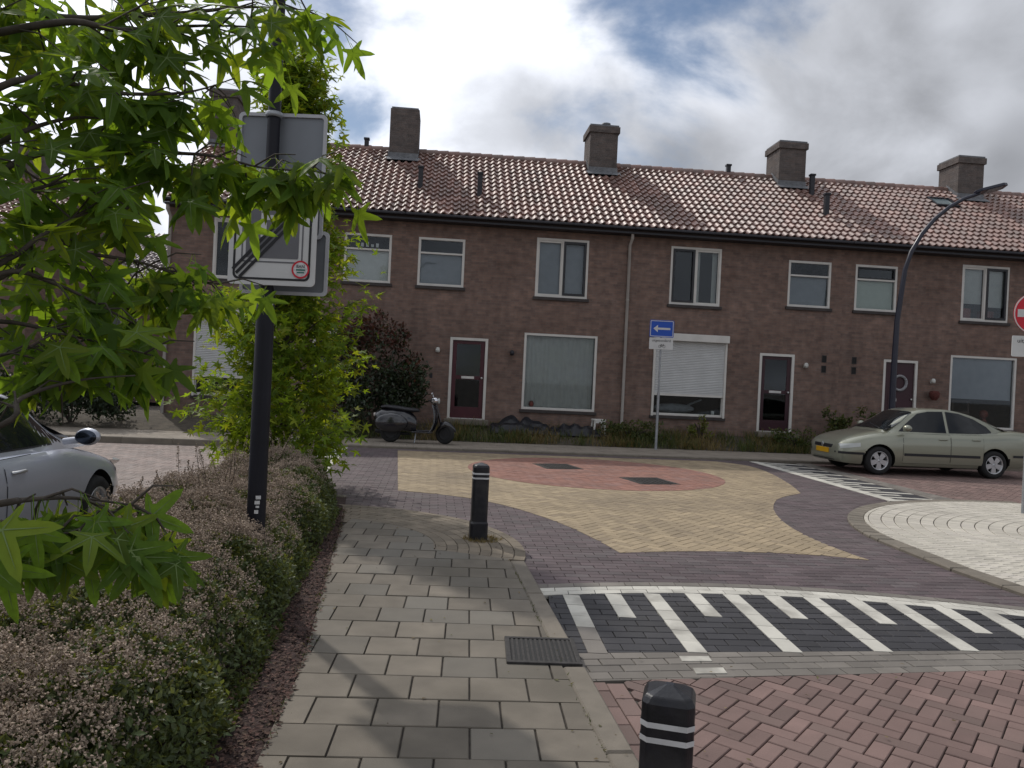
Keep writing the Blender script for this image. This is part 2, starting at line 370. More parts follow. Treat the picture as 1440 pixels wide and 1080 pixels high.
def running(ang, box, L, Wd, ox=0.0, oy=0.0, gap=0.006, bond=0.5):
    c, s = math.cos(ang), math.sin(ang); R_ = max(abs(box[0]), abs(box[2])) + max(abs(box[1]), abs(box[3]))
    cs = [((x - ox) * c + (y - oy) * s, -(x - ox) * s + (y - oy) * c) for x in (box[0], box[2]) for y in (box[1], box[3])]
    i0, i1 = math.floor(min(p[0] for p in cs) / L) - 1, math.ceil(max(p[0] for p in cs) / L) + 1
    j0, j1 = math.floor(min(p[1] for p in cs) / Wd) - 1, math.ceil(max(p[1] for p in cs) / Wd) + 1
    for j in range(j0, j1):
        off = (j % 2) * bond * L
        for i in range(i0, i1):
            a, b = i * L + off + L / 2, j * Wd + Wd / 2
            yield (ox + a * c - b * s, oy + a * s + b * c, ang, L - gap, Wd - gap)
def herring(ang, box, u, ox=0.0, oy=0.0, gap=0.006):
    c, s = math.cos(ang), math.sin(ang)
    cs = [((x - ox) * c + (y - oy) * s, -(x - ox) * s + (y - oy) * c) for x in (box[0], box[2]) for y in (box[1], box[3])]
    i0, i1 = math.floor(min(p[0] for p in cs) / u) - 2, math.ceil(max(p[0] for p in cs) / u) + 2
    j0, j1 = math.floor(min(p[1] for p in cs) / u) - 2, math.ceil(max(p[1] for p in cs) / u) + 2
    for j in range(j0, j1):
        for i in range(i0, i1):
            q = (i - j) % 4
            if q == 0: a, b, r = (i + 1) * u, (j + .5) * u, 0
            elif q == 3: a, b, r = (i + .5) * u, (j + 1) * u, math.pi / 2
            else: continue
            yield (ox + a * c - b * s, oy + a * s + b * c, ang + r, 2 * u - gap, u - gap)
def arcs(cx, cy, r0, r1, a0, a1, pitch, L, gap=0.006):
    r = r1 - pitch / 2; k = 0
    while r > r0:
        n = max(1, round(r * (a1 - a0) / L)); st = (a1 - a0) / n
        for i in range(n + 1):
            a = a0 + (i + (.5 if k % 2 else 0)) * st
            yield (cx + r * math.cos(a), cy + r * math.sin(a), a + math.pi / 2, r * st - gap, pitch - gap)
        r -= pitch; k += 1
_bm = {}
def piece_mesh(L, Wd, T, m, ch=0.004, nm='brick'):
    key = (round(L, 4), round(Wd, 4), T, m.name)
    if key in _bm: return _bm[key]
    a, b = L / 2, Wd / 2
    v = [(sx * (a - ch), sy * (b - ch), 0) for sx, sy in ((-1, -1), (1, -1), (1, 1), (-1, 1))]
    v += [(sx * a, sy * b, -ch) for sx, sy in ((-1, -1), (1, -1), (1, 1), (-1, 1))]
    v += [(sx * a, sy * b, -T) for sx, sy in ((-1, -1), (1, -1), (1, 1), (-1, 1))]
    f = [(0, 1, 2, 3)] + [(4 + i, 4 + (i + 1) % 4, (i + 1) % 4, i) for i in range(4)] + [(8 + i, 8 + (i + 1) % 4, 4 + (i + 1) % 4, 4 + i) for i in range(4)]
    me = bpy.data.meshes.new(nm); me.from_pydata(v, [], f); me.materials.append(m); me.update(); _bm[key] = me
    return me

def field(parent, poly, gen, z, m, n_ind=300, zf=None, nm='brick', stuff='brick_field', T=0.045, skip=None, jit=0.0012, tilt=0.004, minarea=0.0012):
    """fills the outline poly with separate pieces; the n_ind that show largest are objects, the rest one mesh"""
    B = list(gen)
    if not B: return
    A = np.array(B); c, s = np.cos(A[:, 2]), np.sin(A[:, 2]); a, b = A[:, 3] / 2, A[:, 4] / 2
    cor = np.stack([np.stack([A[:, 0] + sx * a * c - sy * b * s, A[:, 1] + sx * a * s + sy * b * c], 1) for sx, sy in ((-1, -1), (1, -1), (1, 1), (-1, 1))], 1)
    ins = np.stack([pts_in(poly, cor[:, k]) for k in range(4)], 1)
    PV = np.array(poly); full, part = [], []
    cnt = ins.sum(1); rad_ = np.hypot(a, b)
    for i in range(len(B)):
        near = (np.abs(PV[:, 0] - A[i, 0]) < rad_[i]) & (np.abs(PV[:, 1] - A[i, 1]) < rad_[i])
        if skip is not None and skip(A[i, 0], A[i, 1], rad_[i]): continue
        if cnt[i] == 4 and not near.any(): full.append((i, None))
        elif cnt[i] > 0 or near.any():
            q = clip(poly, [tuple(p) for p in cor[i]])
            if len(q) >= 3 and abs(parea(q)) > minarea: part.append((i, q))
    items = []
    for i, q in full + part:
        x, y = A[i, 0], A[i, 1]; zz = z + (zf(x, y) if zf else 0.0)
        u, v, w = proj(x, y, zz)
        vis = -20 < u < 1460 and -20 < v < 1100 and w > 0
        sz = (abs(parea(q)) if q else A[i, 3] * A[i, 4]) / max(w, .3) ** 3 if vis else 0
        items.append((sz, i, q, zz))
    items.sort(key=lambda t: -t[0])
    SV, SF, SR = [], [], []
    for rank, (sz, i, q, zz) in enumerate(items):
        zz += random.uniform(-jit, jit); x, y = A[i, 0], A[i, 1]
        if rank < n_ind and sz > 0:
            if q is None:
                o = bpy.data.objects.new(nm, piece_mesh(A[i, 3], A[i, 4], T, m)); o.location = (x, y, zz)
                tx, ty = random.uniform(-tilt, tilt), random.uniform(-tilt, tilt)
                if zf:
                    e = .05; gx, gy = (zf(x + e, y) - zf(x - e, y)) / (2 * e), (zf(x, y + e) - zf(x, y - e)) / (2 * e)
                    ca, sa = math.cos(A[i, 2]), math.sin(A[i, 2]); ty -= gx * ca + gy * sa; tx += -gx * sa + gy * ca
                o.rotation_euler = (tx, ty, A[i, 2])
            else:
                if parea(q) < 0: q = q[::-1]
                n = len(q); me = bpy.data.meshes.new(nm)
                zs = [(zf(*p) if zf else 0) + z for p in q]
                me.from_pydata([(p[0], p[1], zs[k]) for k, p in enumerate(q)] + [(p[0], p[1], zs[k] - T) for k, p in enumerate(q)], [],
                               [tuple(range(n))] + [(n + k, n + (k + 1) % n, (k + 1) % n, k) for k in range(n)])
                me.materials.append(m); me.update(); o = bpy.data.objects.new(nm, me)
            link(o, parent)
        else:
            if q is None: q = [tuple(p) for p in cor[i]]
            if parea(q) < 0: q = q[::-1]
            n = len(q); o = len(SV); dz = zz - z - (zf(x, y) if zf else 0)
            for p in q: SV.append((p[0], p[1], (zf(*p) if zf else 0) + z + dz))
            for p in q: SV.append((p[0], p[1], (zf(*p) if zf else 0) + z - T))
            SF.append(tuple(range(o, o + n))); SF += [(o + n + k, o + n + (k + 1) % n, o + (k + 1) % n, o + k) for k in range(n)]
            SR += [random.random()] * (2 * n)
    if SV:
        me = bpy.data.meshes.new(stuff); me.from_pydata(SV, [], SF); me.materials.append(m)
        at_ = me.attributes.new('rnd', 'FLOAT', 'POINT'); at_.data.foreach_set('value', SR); me.update()
        prop(link(bpy.data.objects.new(stuff, me), parent), kind='stuff')

def kerb_line(parent, pts, width, z, depth, step=1.0, side=1, m=None, nm='kerb_stone'):
    """separate kerb stones along a polyline, width to its left (side=1) or right (-1)"""
    P = [Vector((x, y)) for x, y in pts]; m = m or M_kerb
    seg = []
    for i in range(len(P) - 1):
        d = P[i + 1] - P[i]; n = max(1, round(d.length / step))
        for k in range(n): seg.append((P[i] + d * (k / n), P[i] + d * ((k + 1) / n)))
    for p, q in seg:
        d = q - p; L = d.length; ang = math.atan2(d.y, d.x); mid = (p + q) / 2 + Vector((-d.y, d.x)).normalized() * (width / 2 * side)
        o = bpy.data.objects.new(nm, piece_mesh(round(L - .006, 3), width, depth, m, 0.012 if width > .09 else .006, nm)); o.location = (mid.x, mid.y, z + random.uniform(-.002, .002)); o.rotation_euler = (0, 0, ang)
        link(o, parent)

ground = sheet('ground', [(-400, -400), (400, -400), (400, 700), (-400, 700)], -0.14, M_ground)

AX = rad(5.6)                                     # the crossing's axis against the view
def kerbY(x): return 17.16 + 0.13 * x             # far kerb line
# ---- raised crossing of purple bricks
def rampT(x): return 6.39 - 0.085 * (x - 2.2) ** 2
def rampL(x): return 4.78 + 0.15 * x
def bandL(x): return 4.30 + 0.19 * x
def rampZ(x, y):
    t, l = rampT(x) - .22, rampL(x)
    return -0.06 * min(1.0, max(0.0, (t - y) / (t - l)))
xs = [0.1 + 0.25 * i for i in range(19)]
plat_poly = [(x, rampT(x) - .02) for x in xs] + [(4.6, 6.8), (4.35, 8.7), (4.5, 9.9), (5.0, 10.9), (5.75, 11.9), (5.93, 12.2), (5.46, kerbY(5.46) + .05),
             (-3.6, kerbY(-3.6) + .05), (-2.65, 10.6), (-2.5, 9.3), (-1.0, 8.3), (0.0, 7.0)]
plateau = sheet('raised_crossing', plat_poly, -0.012, M_sand)
def sm(pts, n=3):                                  # round an outline a little (Chaikin) keeping the ends
    for _ in range(n):
        q = [pts[0]]
        for a, b in zip(pts[:-1], pts[1:]):
            q += [(a[0] * .75 + b[0] * .25, a[1] * .75 + b[1] * .25), (a[0] * .25 + b[0] * .75, a[1] * .25 + b[1] * .75)]
        pts = q + [pts[-1]]
    return pts
yel_poly = ([(-2.34, kerbY(-2.34) - .38), (4.6, kerbY(4.6) - .38)] + sm([(4.6, kerbY(4.6) - .38), (5.15, 16.9), (5.22, 15.6), (4.95, 13.6), (4.72, 12.57)], 2)[1:]
            + sm([(4.72, 12.57), (4.15, 11.94), (3.80, 11.16), (3.57, 10.39), (3.42, 9.54), (3.41, 8.73), (3.51, 8.03), (3.60, 7.70)], 2)[1:]
            + sm([(3.60, 7.70), (3.15, 7.84), (2.43, 7.83), (1.76, 7.72), (1.11, 7.50)], 2)[1:]
            + sm([(1.11, 7.50), (1.01, 7.89), (0.71, 8.77), (0.33, 9.50), (-0.11, 10.13), (-0.70, 10.62), (-1.51, 10.83)], 2)[1:])
CC, CR_ = (1.57, 14.2), 2.3
circ_poly = [(CC[0] + CR_ * math.cos(a), CC[1] + CR_ * math.sin(a)) for a in np.linspace(0, 2 * math.pi, 64, endpoint=False)]
_yp = np.array(yel_poly)
def deep_in(poly):
    PP = np.array(poly)
    def f(x, y, r):
        if not pts_in(poly, np.array([[x, y]]))[0]: return False
        a = PP; b = np.roll(PP, -1, 0); d = b - a; t = np.clip(((x - a[:, 0]) * d[:, 0] + (y - a[:, 1]) * d[:, 1]) / (d ** 2).sum(1), 0, 1)
        return np.min(np.hypot(a[:, 0] + t * d[:, 0] - x, a[:, 1] + t * d[:, 1] - y)) > r + .02
    return f
field(plateau, plat_poly, running(AX, (-3.8, 5.8, 6.2, 18.2), 0.21, 0.105), 0.0, M_dark, 300, skip=deep_in(yel_poly))
yellow = sheet('yellow_paving', [(CC[0] - .5, CC[1]), (CC[0] + .5, CC[1]), (CC[0], CC[1] + .5)], -0.008, M_sand)
field(yellow, yel_poly, herring(AX + rad(45), (-2.6, 7.3, 5.4, 17.8), 0.105), 0.004, M_yel, 300, skip=deep_in(circ_poly))
rose = sheet('rose_circle', circ_poly, -0.006, M_sand)
field(rose, circ_poly, herring(AX + rad(45), (-.8, 11.8, 4, 16.6), 0.105), 0.008, M_circ, 120)

# ---- ramp of black bricks with white teeth, towards the viewer's street
ramp_poly = [(x, rampL(x)) for x in xs[1:]] + [(x, rampT(x) - .0) for x in xs[1:][::-1]]
ramp = sheet('black_ramp', ramp_poly, -0.014, M_sand, rampZ)
field(ramp, ramp_poly, running(AX, (0.1, 4.6, 5, 6.8), 0.21, 0.105), 0.0, M_black, 300, rampZ)
def wbrick(parent, poly, m, zf, z, nm='white_brick', n=60):
    field(parent, poly, [(sum(p[0] for p in poly) / len(poly), sum(p[1] for p in poly) / len(poly), 0, 3, 3)], z, m, n, zf, nm, 'white_bricks', .03, minarea=0.0)
def band(parent, f0, f1, x0, x1, L, m, z, zf, nm):
    x = x0; 
    while x < x1:
        y = min(x + L - .006, x1)
        q = [(x, f0(x)), (y, f0(y)), (y, f1(y)), (x, f1(x))]
        wbrick(parent, q, m, zf, z + random.uniform(-.001, .001), nm); x += L
band(ramp, lambda x: rampT(x) - .20, lambda x: rampT(x) - .105, 0.30, 4.62, .21, M_white, .004, rampZ, 'white_brick')
band(ramp, lambda x: rampT(x) - .10, lambda x: rampT(x) - .004, 0.20, 4.62, .21, M_white, .004, rampZ, 'white_brick')
band(ramp, lambda x: rampT(x) + .004, lambda x: rampT(x) + .11, 0.15, 4.62, .21, M_grey, .006, None, 'grey_brick')
for i in range(8):
    for short in (0, 1):
        x0 = .46 + .64 * i + (.33 if short else 0)
        yt = rampT(x0) - .206; yb = yt - .50 if short else rampL(x0)
        n = max(2, round((yt - yb) / .205)); st = (yt - yb) / n
        for k in range(n):
            ya, yb2 = yt - k * st, yt - (k + 1) * st + .006
            sh = lambda y: x0 + (yt - y) * .085
            wm = M_grey if (i == 0 and not short and k >= n - 2) else M_white
            wbrick(ramp, [(sh(yb2), yb2), (sh(yb2) + .125, yb2), (sh(ya) + .125, ya), (sh(ya), ya)], wm, rampZ, .004 + random.uniform(-.001, .001))
# ---- grey brick bands below the ramp
band_poly = [(x, bandL(x)) for x in xs] + [(x, rampL(x) - .004) for x in xs[::-1]]
lowz = lambda x, y: -0.06
greyb = sheet('grey_band', band_poly, -0.074, M_sand)
field(greyb, band_poly, running(math.atan(.17), (0, 4.2, 5, 5.6), 0.21, 0.105, 0, 4.55), -0.06, M_grey, 200)
for q in ([(1.12, 4.78), (1.31, 4.805), (1.31, 4.89), (1.12, 4.865)], [(1.16, 4.58), (1.35, 4.61), (1.35, 4.70), (1.16, 4.67)]):
    wbrick(greyb, q, M_white, None, -.055)
# ---- red herringbone street in the foreground
def kerbX(y): return 0.62 - 0.121 * (y - 3.32)    # road side of the near kerb
fg_poly = [(kerbX(0.4), 0.4), (6.5, 0.4), (6.5, bandL(6.5))] + [(x, bandL(x) - .004) for x in xs[::-1] if x > .5] + [(kerbX(4.4), 4.38)]
street = sheet('red_street', fg_poly, -0.074, M_sand)
st_in = [(kerbX(.4) + .22, .4), (6.5, .4), (6.5, bandL(6.5))] + [(x, bandL(x) - .004) for x in xs[::-1] if x > .75] + [(kerbX(4.4) + .22, 4.42)]
field(street, st_in, herring(rad(52), (0, .4, 6.6, 5.6), 0.097, .3, .1, gap=0.0065), -0.06, M_red, 300, tilt=.006, jit=.0018)
st_bd = [(kerbX(.4) + .005, .4), (kerbX(.4) + .215, .4), (kerbX(4.4) + .215, 4.40), (kerbX(4.4) + .005, 4.37)]
field(street, st_bd, running(math.pi / 2 + math.atan(.121), (0, .4, 1.5, 4.5), 0.21, 0.105, kerbX(3.32) + .006, 3.32), -0.058, M_red, 60)

# ---- left pavement: 30 cm tiles, bricks laid in arcs round its corner, kerb
KX = lambda y: kerbX(y) - .135
edgeL = [(-0.60, 0.4), (-0.96, 3.15), (-1.09, 4.39), (-1.32, 5.75), (-1.68, 7.97)]
FC = (-2.0, 7.2)
arc_in = [(FC[0] + 1.35 * math.cos(a), FC[1] + 1.35 * math.sin(a)) for a in np.linspace(0.0, rad(76), 12)]
side_poly = [(KX(.4), .4)] + [(KX(y), y) for y in (2, 4, 6, 6.95)] + arc_in + edgeL[::-1]
pave = sheet('pavement', side_poly + [], 0.006, M_sand)
TA = rad(3.2); J = G(525, 1047, .02); Jr = G(527, 1021, .02)
c_, s_ = math.cos(TA), math.sin(TA)
# origin where a row line and a joint meet
dx = (J[0] - Jr[0]) * c_ + (J[1] - Jr[1]) * s_
ORI = (Jr[0] + dx * c_, Jr[1] + dx * s_)
drain_rect = (0.03, 4.39, 0.47, 4.84)
field(pave, side_poly, running(TA, (-2.2, .3, 1.2, 8.8), 0.30, 0.30, ORI[0], ORI[1] - .30 * 20, gap=0.009), 0.02, M_tile, 300, None, 'paving_tile', 'paving_tiles', 0.05, jit=.0025, tilt=.006)
arc_poly = [(FC[0] + 2.2 * math.cos(a), FC[1] + 2.2 * math.sin(a)) for a in np.linspace(-.12, rad(91), 24)] + [(-1.94, 9.3), (-1.70, 8.05)] + arc_in[::-1] + [(KX(6.95), 6.95)]
pavec = sheet('pavement_corner', arc_poly, 0.004, M_sand)
M_tileb = mat('corner_brick', (0.175, 0.145, 0.108), 0.85, 0.12, 5, bump=0.0012, bscale=220, rnd=0.18, stain=0.4, stain_scale=1.6, stain_col=(0.15, 0.13, 0.1), world=True)
field(pavec, arc_poly, arcs(FC[0], FC[1], 1.0, 2.2, -.2, rad(100), 0.105, 0.21), 0.018, M_tileb, 260)
nk = sheet('near_kerb', [(KX(.4), .4), (kerbX(.4), .4), (kerbX(6.9), 6.9), (KX(6.9), 6.9)], -0.05, M_sand)
kerb_line(nk, [(kerbX(.4), .4), (kerbX(4.40), 4.40)], 0.13, 0.022, 0.12)
kerb_line(nk, [(kerbX(4.84), 4.84), (kerbX(6.9), 6.9)], 0.13, 0.022, 0.08)
# storm drain set in the kerb
dr = thing('storm_drain', (0.25, 4.615, 0.029), TA - rad(1), 'cast iron street drain grate set between the kerb stones', 'drain')
M_iron = mat('cast_iron', (0.048, 0.045, 0.043), 0.75, 0.3, 30, bump=0.001, bscale=120, metal=0.4)
b = MB(); b.ring([(-.215, -.22), (.215, -.22), (.215, .22), (-.215, .22)], [(-.185, -.19), (.185, -.19), (.185, .19), (-.185, .19)], -.05, .004, Matrix.Rotation(rad(90), 4, 'X')); b.build('frame', M_iron, dr, .004)
for k in range(13):
    x = -.17 + k * .0283
    MB().box(x - .0075, -.19, -.0035, x + .0075, .19, 0.0).build('bar', M_iron, dr)
MB().box(-.19, -.19, -.06, .19, .19, -.004).build('pit', mat('pit_dark', (.01, .01, .01)), dr)

# ---- cream brick island with its kerb, right
IC, IR = (8.0, 8.7), 3.65
isl_arc = [(IC[0] + IR * math.cos(a), IC[1] + IR * math.sin(a)) for a in np.linspace(rad(88), rad(180), 30)]
isl_poly = isl_arc + [(4.42, 7.4), (4.62, 6.2), (4.75, 4.6), (13.5, 4.6), (13.5, 12.9)]
island = sheet('cream_island', isl_poly, 0.022, M_sand)
field(island, isl_poly, list(arcs(IC[0], IC[1], .4, 7.4, rad(60), rad(240), 0.152, 0.105, .010)), 0.035, M_isl, 300)
isl_k = isl_arc + [(4.42, 7.4), (4.62, 6.2), (4.75, 4.6)]
kerb_line(island, isl_k, 0.20, 0.035, 0.12, step=.5, side=-1)

# ---- right ramp and the red street where the car stands
def side_ramp(name, A, Bp, sgn, depth, lowz_, nteeth, zlow):
    A, Bp = Vector(A), Vector(Bp); d = (Bp - A).normalized(); n = Vector((d.y, -d.x)) * sgn; L = (Bp - A).length
    def zf(x, y):
        t = (Vector((x, y)) - A).dot(n) - .2
        return zlow * min(1, max(0, t / (depth - .2)))
    P = lambda s, t: tuple(A + d * s + n * t)
    poly = [P(0, .0), P(L, .0), P(L, depth), P(0, depth)]
    if parea(poly) < 0: poly = poly[::-1]
    sh = sheet(name, poly, -.014, M_sand, zf)
    bx = (min(p[0] for p in poly), min(p[1] for p in poly), max(p[0] for p in poly), max(p[1] for p in poly))
    field(sh, poly, running(math.atan2(d.y, d.x), bx, .21, .105, A.x, A.y), 0.0, M_black, 0, zf)
    def q(s0, s1, t0, t1):
        pl = [P(s0, t0), P(s1, t0), P(s1, t1), P(s0, t1)]
        return pl if parea(pl) > 0 else pl[::-1]
    k = 0.0
    while k < L:
        e = min(k + .42, L); wbrick(sh, q(k + .003, e - .003, 0, .2), M_white, zf, .004); k += .42
    for i in range(nteeth):
        s = .12 + i * L / nteeth; t1 = depth if i % 2 == 0 else .2 + (depth - .2) * .45
        wbrick(sh, q(s, s + .13, .206, t1), M_white, zf, .004)
    return sh
side_ramp('right_ramp', (5.47, kerbY(5.47) - .1), (5.95, 12.15), -1, 1.15, 0, 18, -.02)
side_ramp('left_ramp', (-3.42, kerbY(-3.42) - .1), (-2.62, 10.4), 1, 1.1, 0, 18, -.07)
rr_poly = [(6.75, kerbY(6.7) + .02), (7.05, 12.6), (8.2, 12.45), (18, 13.3), (18, kerbY(18) + .02)]
rstreet = sheet('right_street', rr_poly, -0.034, M_sand)
field(rstreet, rr_poly, herring(AX + rad(45), (6.5, 12.3, 16, 19.6), 0.105), -0.02, M_red, 0)
rr_band = [(6.62, kerbY(6.6)), (6.98, kerbY(6.98)), (7.35, 12.5), (6.95, 12.3)]
rb = sheet('grey_strip', rr_band, -.026, M_sand); field(rb, rr_band, running(AX + rad(90), (6.4, 12, 7.6, 18.4), .21, .105), -.012, M_grey, 0)
ls_poly = [(-16, -4), (-3.0, -4), (-3.05, 5), (-3.45, 10.35), (-4.05, kerbY(-4) - .1 + 0.0), (-4.4, kerbY(-4.4)), (-16, kerbY(-16))]
ls_poly = [(-16, -4), (-2.75, -4), (-2.95, 5), (-3.6, 10.3), (-4.45, kerbY(-4.45)), (-16, kerbY(-16))]
lstreet = sheet('left_street', ls_poly, -0.092, M_sand)
field(lstreet, [(-11, 4), (-3.0, 4), (-3.6, 10.3), (-4.45, kerbY(-4.45)), (-11, kerbY(-11))], herring(AX, (-11, 4, -3, 17), 0.105), -0.08, M_roadl, 0)

# ---- far pavement and front gardens
def brick_floor(name, col, L, Wd):
    m = brick_mat(name, col, tuple(k * .85 for k in col), tuple(k * .45 for k in col), L, Wd, .012); return m
M_farp = mat('far_paving', (0.25, 0.215, 0.175), 0.85, 0.16, 2.5, bump=0.002, bscale=60, stain=0.45, stain_col=(.15, .125, .1), world=True)
fp = sheet('far_pavement', [(-18, kerbY(-18)), (18, kerbY(18)), (18, kerbY(18) + 2.1), (-18, kerbY(-18) + 2.1)], 0.03, M_sand)
fpoly = [(-12, kerbY(-12) + .13), (16, kerbY(16) + .13), (16, kerbY(16) + 2.0), (-12, kerbY(-12) + 2.0)]
field(fp, fpoly, running(math.atan(.13), (-12.5, 15.2, 16.5, 21.6), .30, .30, 0, 17.3), 0.045, M_farp, 0, nm='paving_tile', stuff='paving_tiles')
kerb_line(fp, [(-18, kerbY(-18)), (18, kerbY(18))], .13, 0.05, .2, side=1)
def gardZ(x, y):
    f0, f1 = kerbY(x) + 2.0, 20.92 + .09 * x
    t = min(1, max(0, (y - f0) / max(.3, f1 - f0)))
    return 0.05 + .30 * t
gv, gf = [], []
NX, NY = 90, 8
for i in range(NX + 1):
    x = -17 + 35 * i / NX; y0, y1 = kerbY(x) + 1.98, 21.3 + .09 * x
    for j in range(NY + 1):
        y = y0 + (y1 - y0) * j / NY; gv.append((x, y, gardZ(x, y) + (random.uniform(-.02, .03) if j else 0)))
gf = [(i * (NY + 1) + j, (i + 1) * (NY + 1) + j, (i + 1) * (NY + 1) + j + 1, i * (NY + 1) + j + 1) for i in range(NX) for j in range(NY)]
g = MB(); g.add(gv, gf, True); prop(g.build('front_garden', M_soil), kind='structure')
# manhole covers
for (u, v, lb) in ((784, 656.5, 'square iron manhole cover in the rose circle, nearer the scooter'), (913, 677, 'square iron manhole cover in the rose circle, nearer the cream island')):
    x, y = G(u, v); t = thing('manhole_cover', (x, y, .014), AX + rad(12), lb, 'manhole cover', 'manhole covers in the rose circle')
    MB().prism([(-.36, -.42), (.36, -.42), (.36, .42), (-.36, .42)], -.03, 0.0).build('frame', M_iron, t, .004)
    bb = MB(); bb.box(-.31, -.37, -.01, .31, .37, .006); bb.build('lid', M_iron, t, .003)
    for i in range(6):
        for j in range(7):
            x0, y0 = -.27 + i * .095, -.33 + j * .098
            MB().box(x0, y0, .006, x0 + .065, y0 + .065, .012).build('stud', M_iron, t)

# ================================================================== TERRACE HOUSES
M_wall = brick_mat('house_brick', (0.225, 0.148, 0.120), (0.158, 0.112, 0.096), (0.180, 0.152, 0.132))
M_chim = brick_mat('chimney_brick', (0.150, 0.122, 0.110), (0.108, 0.095, 0.090), (0.16, 0.148, 0.138))
M_roof = mat('pantile', (0.225, 0.120, 0.094), 0.50, 0.14, 1.2, bump=0.002, bscale=50, spec=0.9, rnd=0.30, hue=(0.20, 0.135, 0.112), stain=0.6, stain_scale=0.8, stain_col=(0.13, 0.085, 0.065), world=True)
M_roofg = mat('grey_pantile', (0.26, 0.22, 0.21), 0.4, 0.14, 1.2, spec=0.5, rnd=0.25, world=True)
M_deck = mat('roof_deck', (0.03, 0.022, 0.02), 0.9)
M_gut = mat('dark_gutter', (0.022, 0.022, 0.028), 0.45, 0.2, 5)
M_wfr = mat('white_frame', (0.62, 0.60, 0.56), 0.4, 0.05, 4, stain=0.25, stain_scale=3, stain_col=(.4, .38, .34))
M_dfr = mat('black_sash', (0.02, 0.02, 0.024), 0.35, 0.1)
M_sill = mat('dark_sill', (0.05, 0.042, 0.04), 0.7, 0.25, 8)
M_glass = glass_mat('window_glass', (.90, .92, .92), 0.0)
M_pipe = mat('downpipe_grey', (0.40, 0.37, 0.34), 0.5, 0.1, 3)
M_lead = mat('lead_flashing', (0.16, 0.165, 0.175), 0.6, 0.25, 9, metal=.2)
M_bw = mat('white_blind', (0.66, 0.67, 0.65), 0.9, 0.05); M_bg = mat('blue_grey_blind', (0.29, 0.31, 0.34), 0.9, 0.06)
M_bgr = mat('pale_green_blind', (0.48, 0.53, 0.47), 0.9, 0.05); M_net = mat('net_curtain', (0.44, 0.45, 0.43), 0.95, 0.06)
M_room = mat('dark_room', (0.03, 0.027, 0.027), 0.9, 0.2)
M_door = mat('maroon_door', (0.060, 0.010, 0.017), 0.4, 0.15, 4); M_door2 = mat('dark_door', (0.040, 0.012, 0.018), 0.4, 0.15, 4)
M_shut = mat('shutter_white', (0.56, 0.565, 0.56), 0.5, 0.05, 3, stain=.2, stain_col=(.36, .36, .35))
M_brass = mat('pale_metal', (0.55, 0.54, 0.52), 0.35, 0.1, metal=.6)
M_lampw = mat('lamp_glass', (0.6, 0.6, 0.56), 0.3)

SL = 0.09; FA = math.atan(SL); HW = 6.04                                   # facade direction, house width
def fpos(s): return (-9.0 + s * math.cos(FA), 20.8 + SL * (-9.0 + s * math.cos(FA) + 1.3))
EAVE_Y, EAVE_Z, RIDGE_Y, RIDGE_Z = -.38, 5.80, 3.45, 8.42
SLOPE = math.atan2(RIDGE_Z - EAVE_Z, RIDGE_Y - EAVE_Y); SLEN = math.hypot(RIDGE_Z - EAVE_Z, RIDGE_Y - EAVE_Y)
NCOL, NROW = 30, 15
TP, TR = HW / NCOL, SLEN / NROW
def tile_template(tp, tr):
    prof = [(-.004, .024), (.03, .0), (.075, -.008), (.11, .010), (.145, .045), (.178, .054), (.212, .024)]
    k = tp / .2013; prof = [(x * k, z) for x, z in prof]; n = len(prof)
    v = [(x, -.012, z + .052) for x, z in prof] + [(x, tr + .03, z - .004) for x, z in prof] + [(x, -.006, z + .004) for x, z in prof]
    f = [(i, i + 1, n + i + 1, n + i) for i in range(n - 1)] + [(2 * n + i, 2 * n + i + 1, i + 1, i) for i in range(n - 1)]
    return v, f
TV, TF = tile_template(TP, TR)
tile_me = bpy.data.meshes.new('roof_tile'); tile_me.from_pydata(TV, [], TF); tile_me.materials.append(M_roof)
tile_me.update()
ridge_b = MB(); ridge_b.tube([(0, 0, 0), (.34, 0, 0.012)], [.105, .115], 10); ridge_me = None

def roof_tiles(roof, width, ncol, nrow, tp, tr, ey, ez, slope, me, m, n_ind, holes=(), world_of=None):
    """pantiles as children of the roof; the n_ind that show largest are objects"""
    R_ = Matrix.Rotation(slope, 4, 'X'); items = []
    for r in range(nrow):
        for c in range(ncol):
            x, d = c * tp, r * tr
            if any(h[0] < x + tp / 2 < h[1] and h[2] < d + tr / 2 < h[3] for h in holes): continue
            p = Vector((x, ey + d * math.cos(slope), ez + d * math.sin(slope)))
            w = world_of(p); u, v, dd = proj(*w); vis = -30 < u < 1470 and dd > 0
            items.append((dd if vis else 1e6 + dd, p))
    items.sort(key=lambda t: t[0])
    rest = []
    for k, (d, p) in enumerate(items):
        j = Matrix.Translation(p) @ R_ @ Matrix.Rotation(random.uniform(-.008, .008), 4, 'Z') @ Matrix.Translation((0, random.uniform(-.006, .006), random.uniform(-.002, .004)))
        if k < n_ind and d < 1e6:
            o = bpy.data.objects.new('roof_tile', me); link(o, roof); o.matrix_local = j
        else: rest.append(j)
    if rest:
        tv, tf = np.array([tuple(v.co) for v in me.vertices]), np.array([tuple(p.vertices) for p in me.polygons])
        P = np.array([tuple(j.translation) for j in rest]); Rm = np.array([[list(r)[:3] for r in j.to_3x3()] for j in rest])
        scatter('roof_tiles', tv, tf, P, Rm, np.ones(len(P)), m, roof, smooth=False)

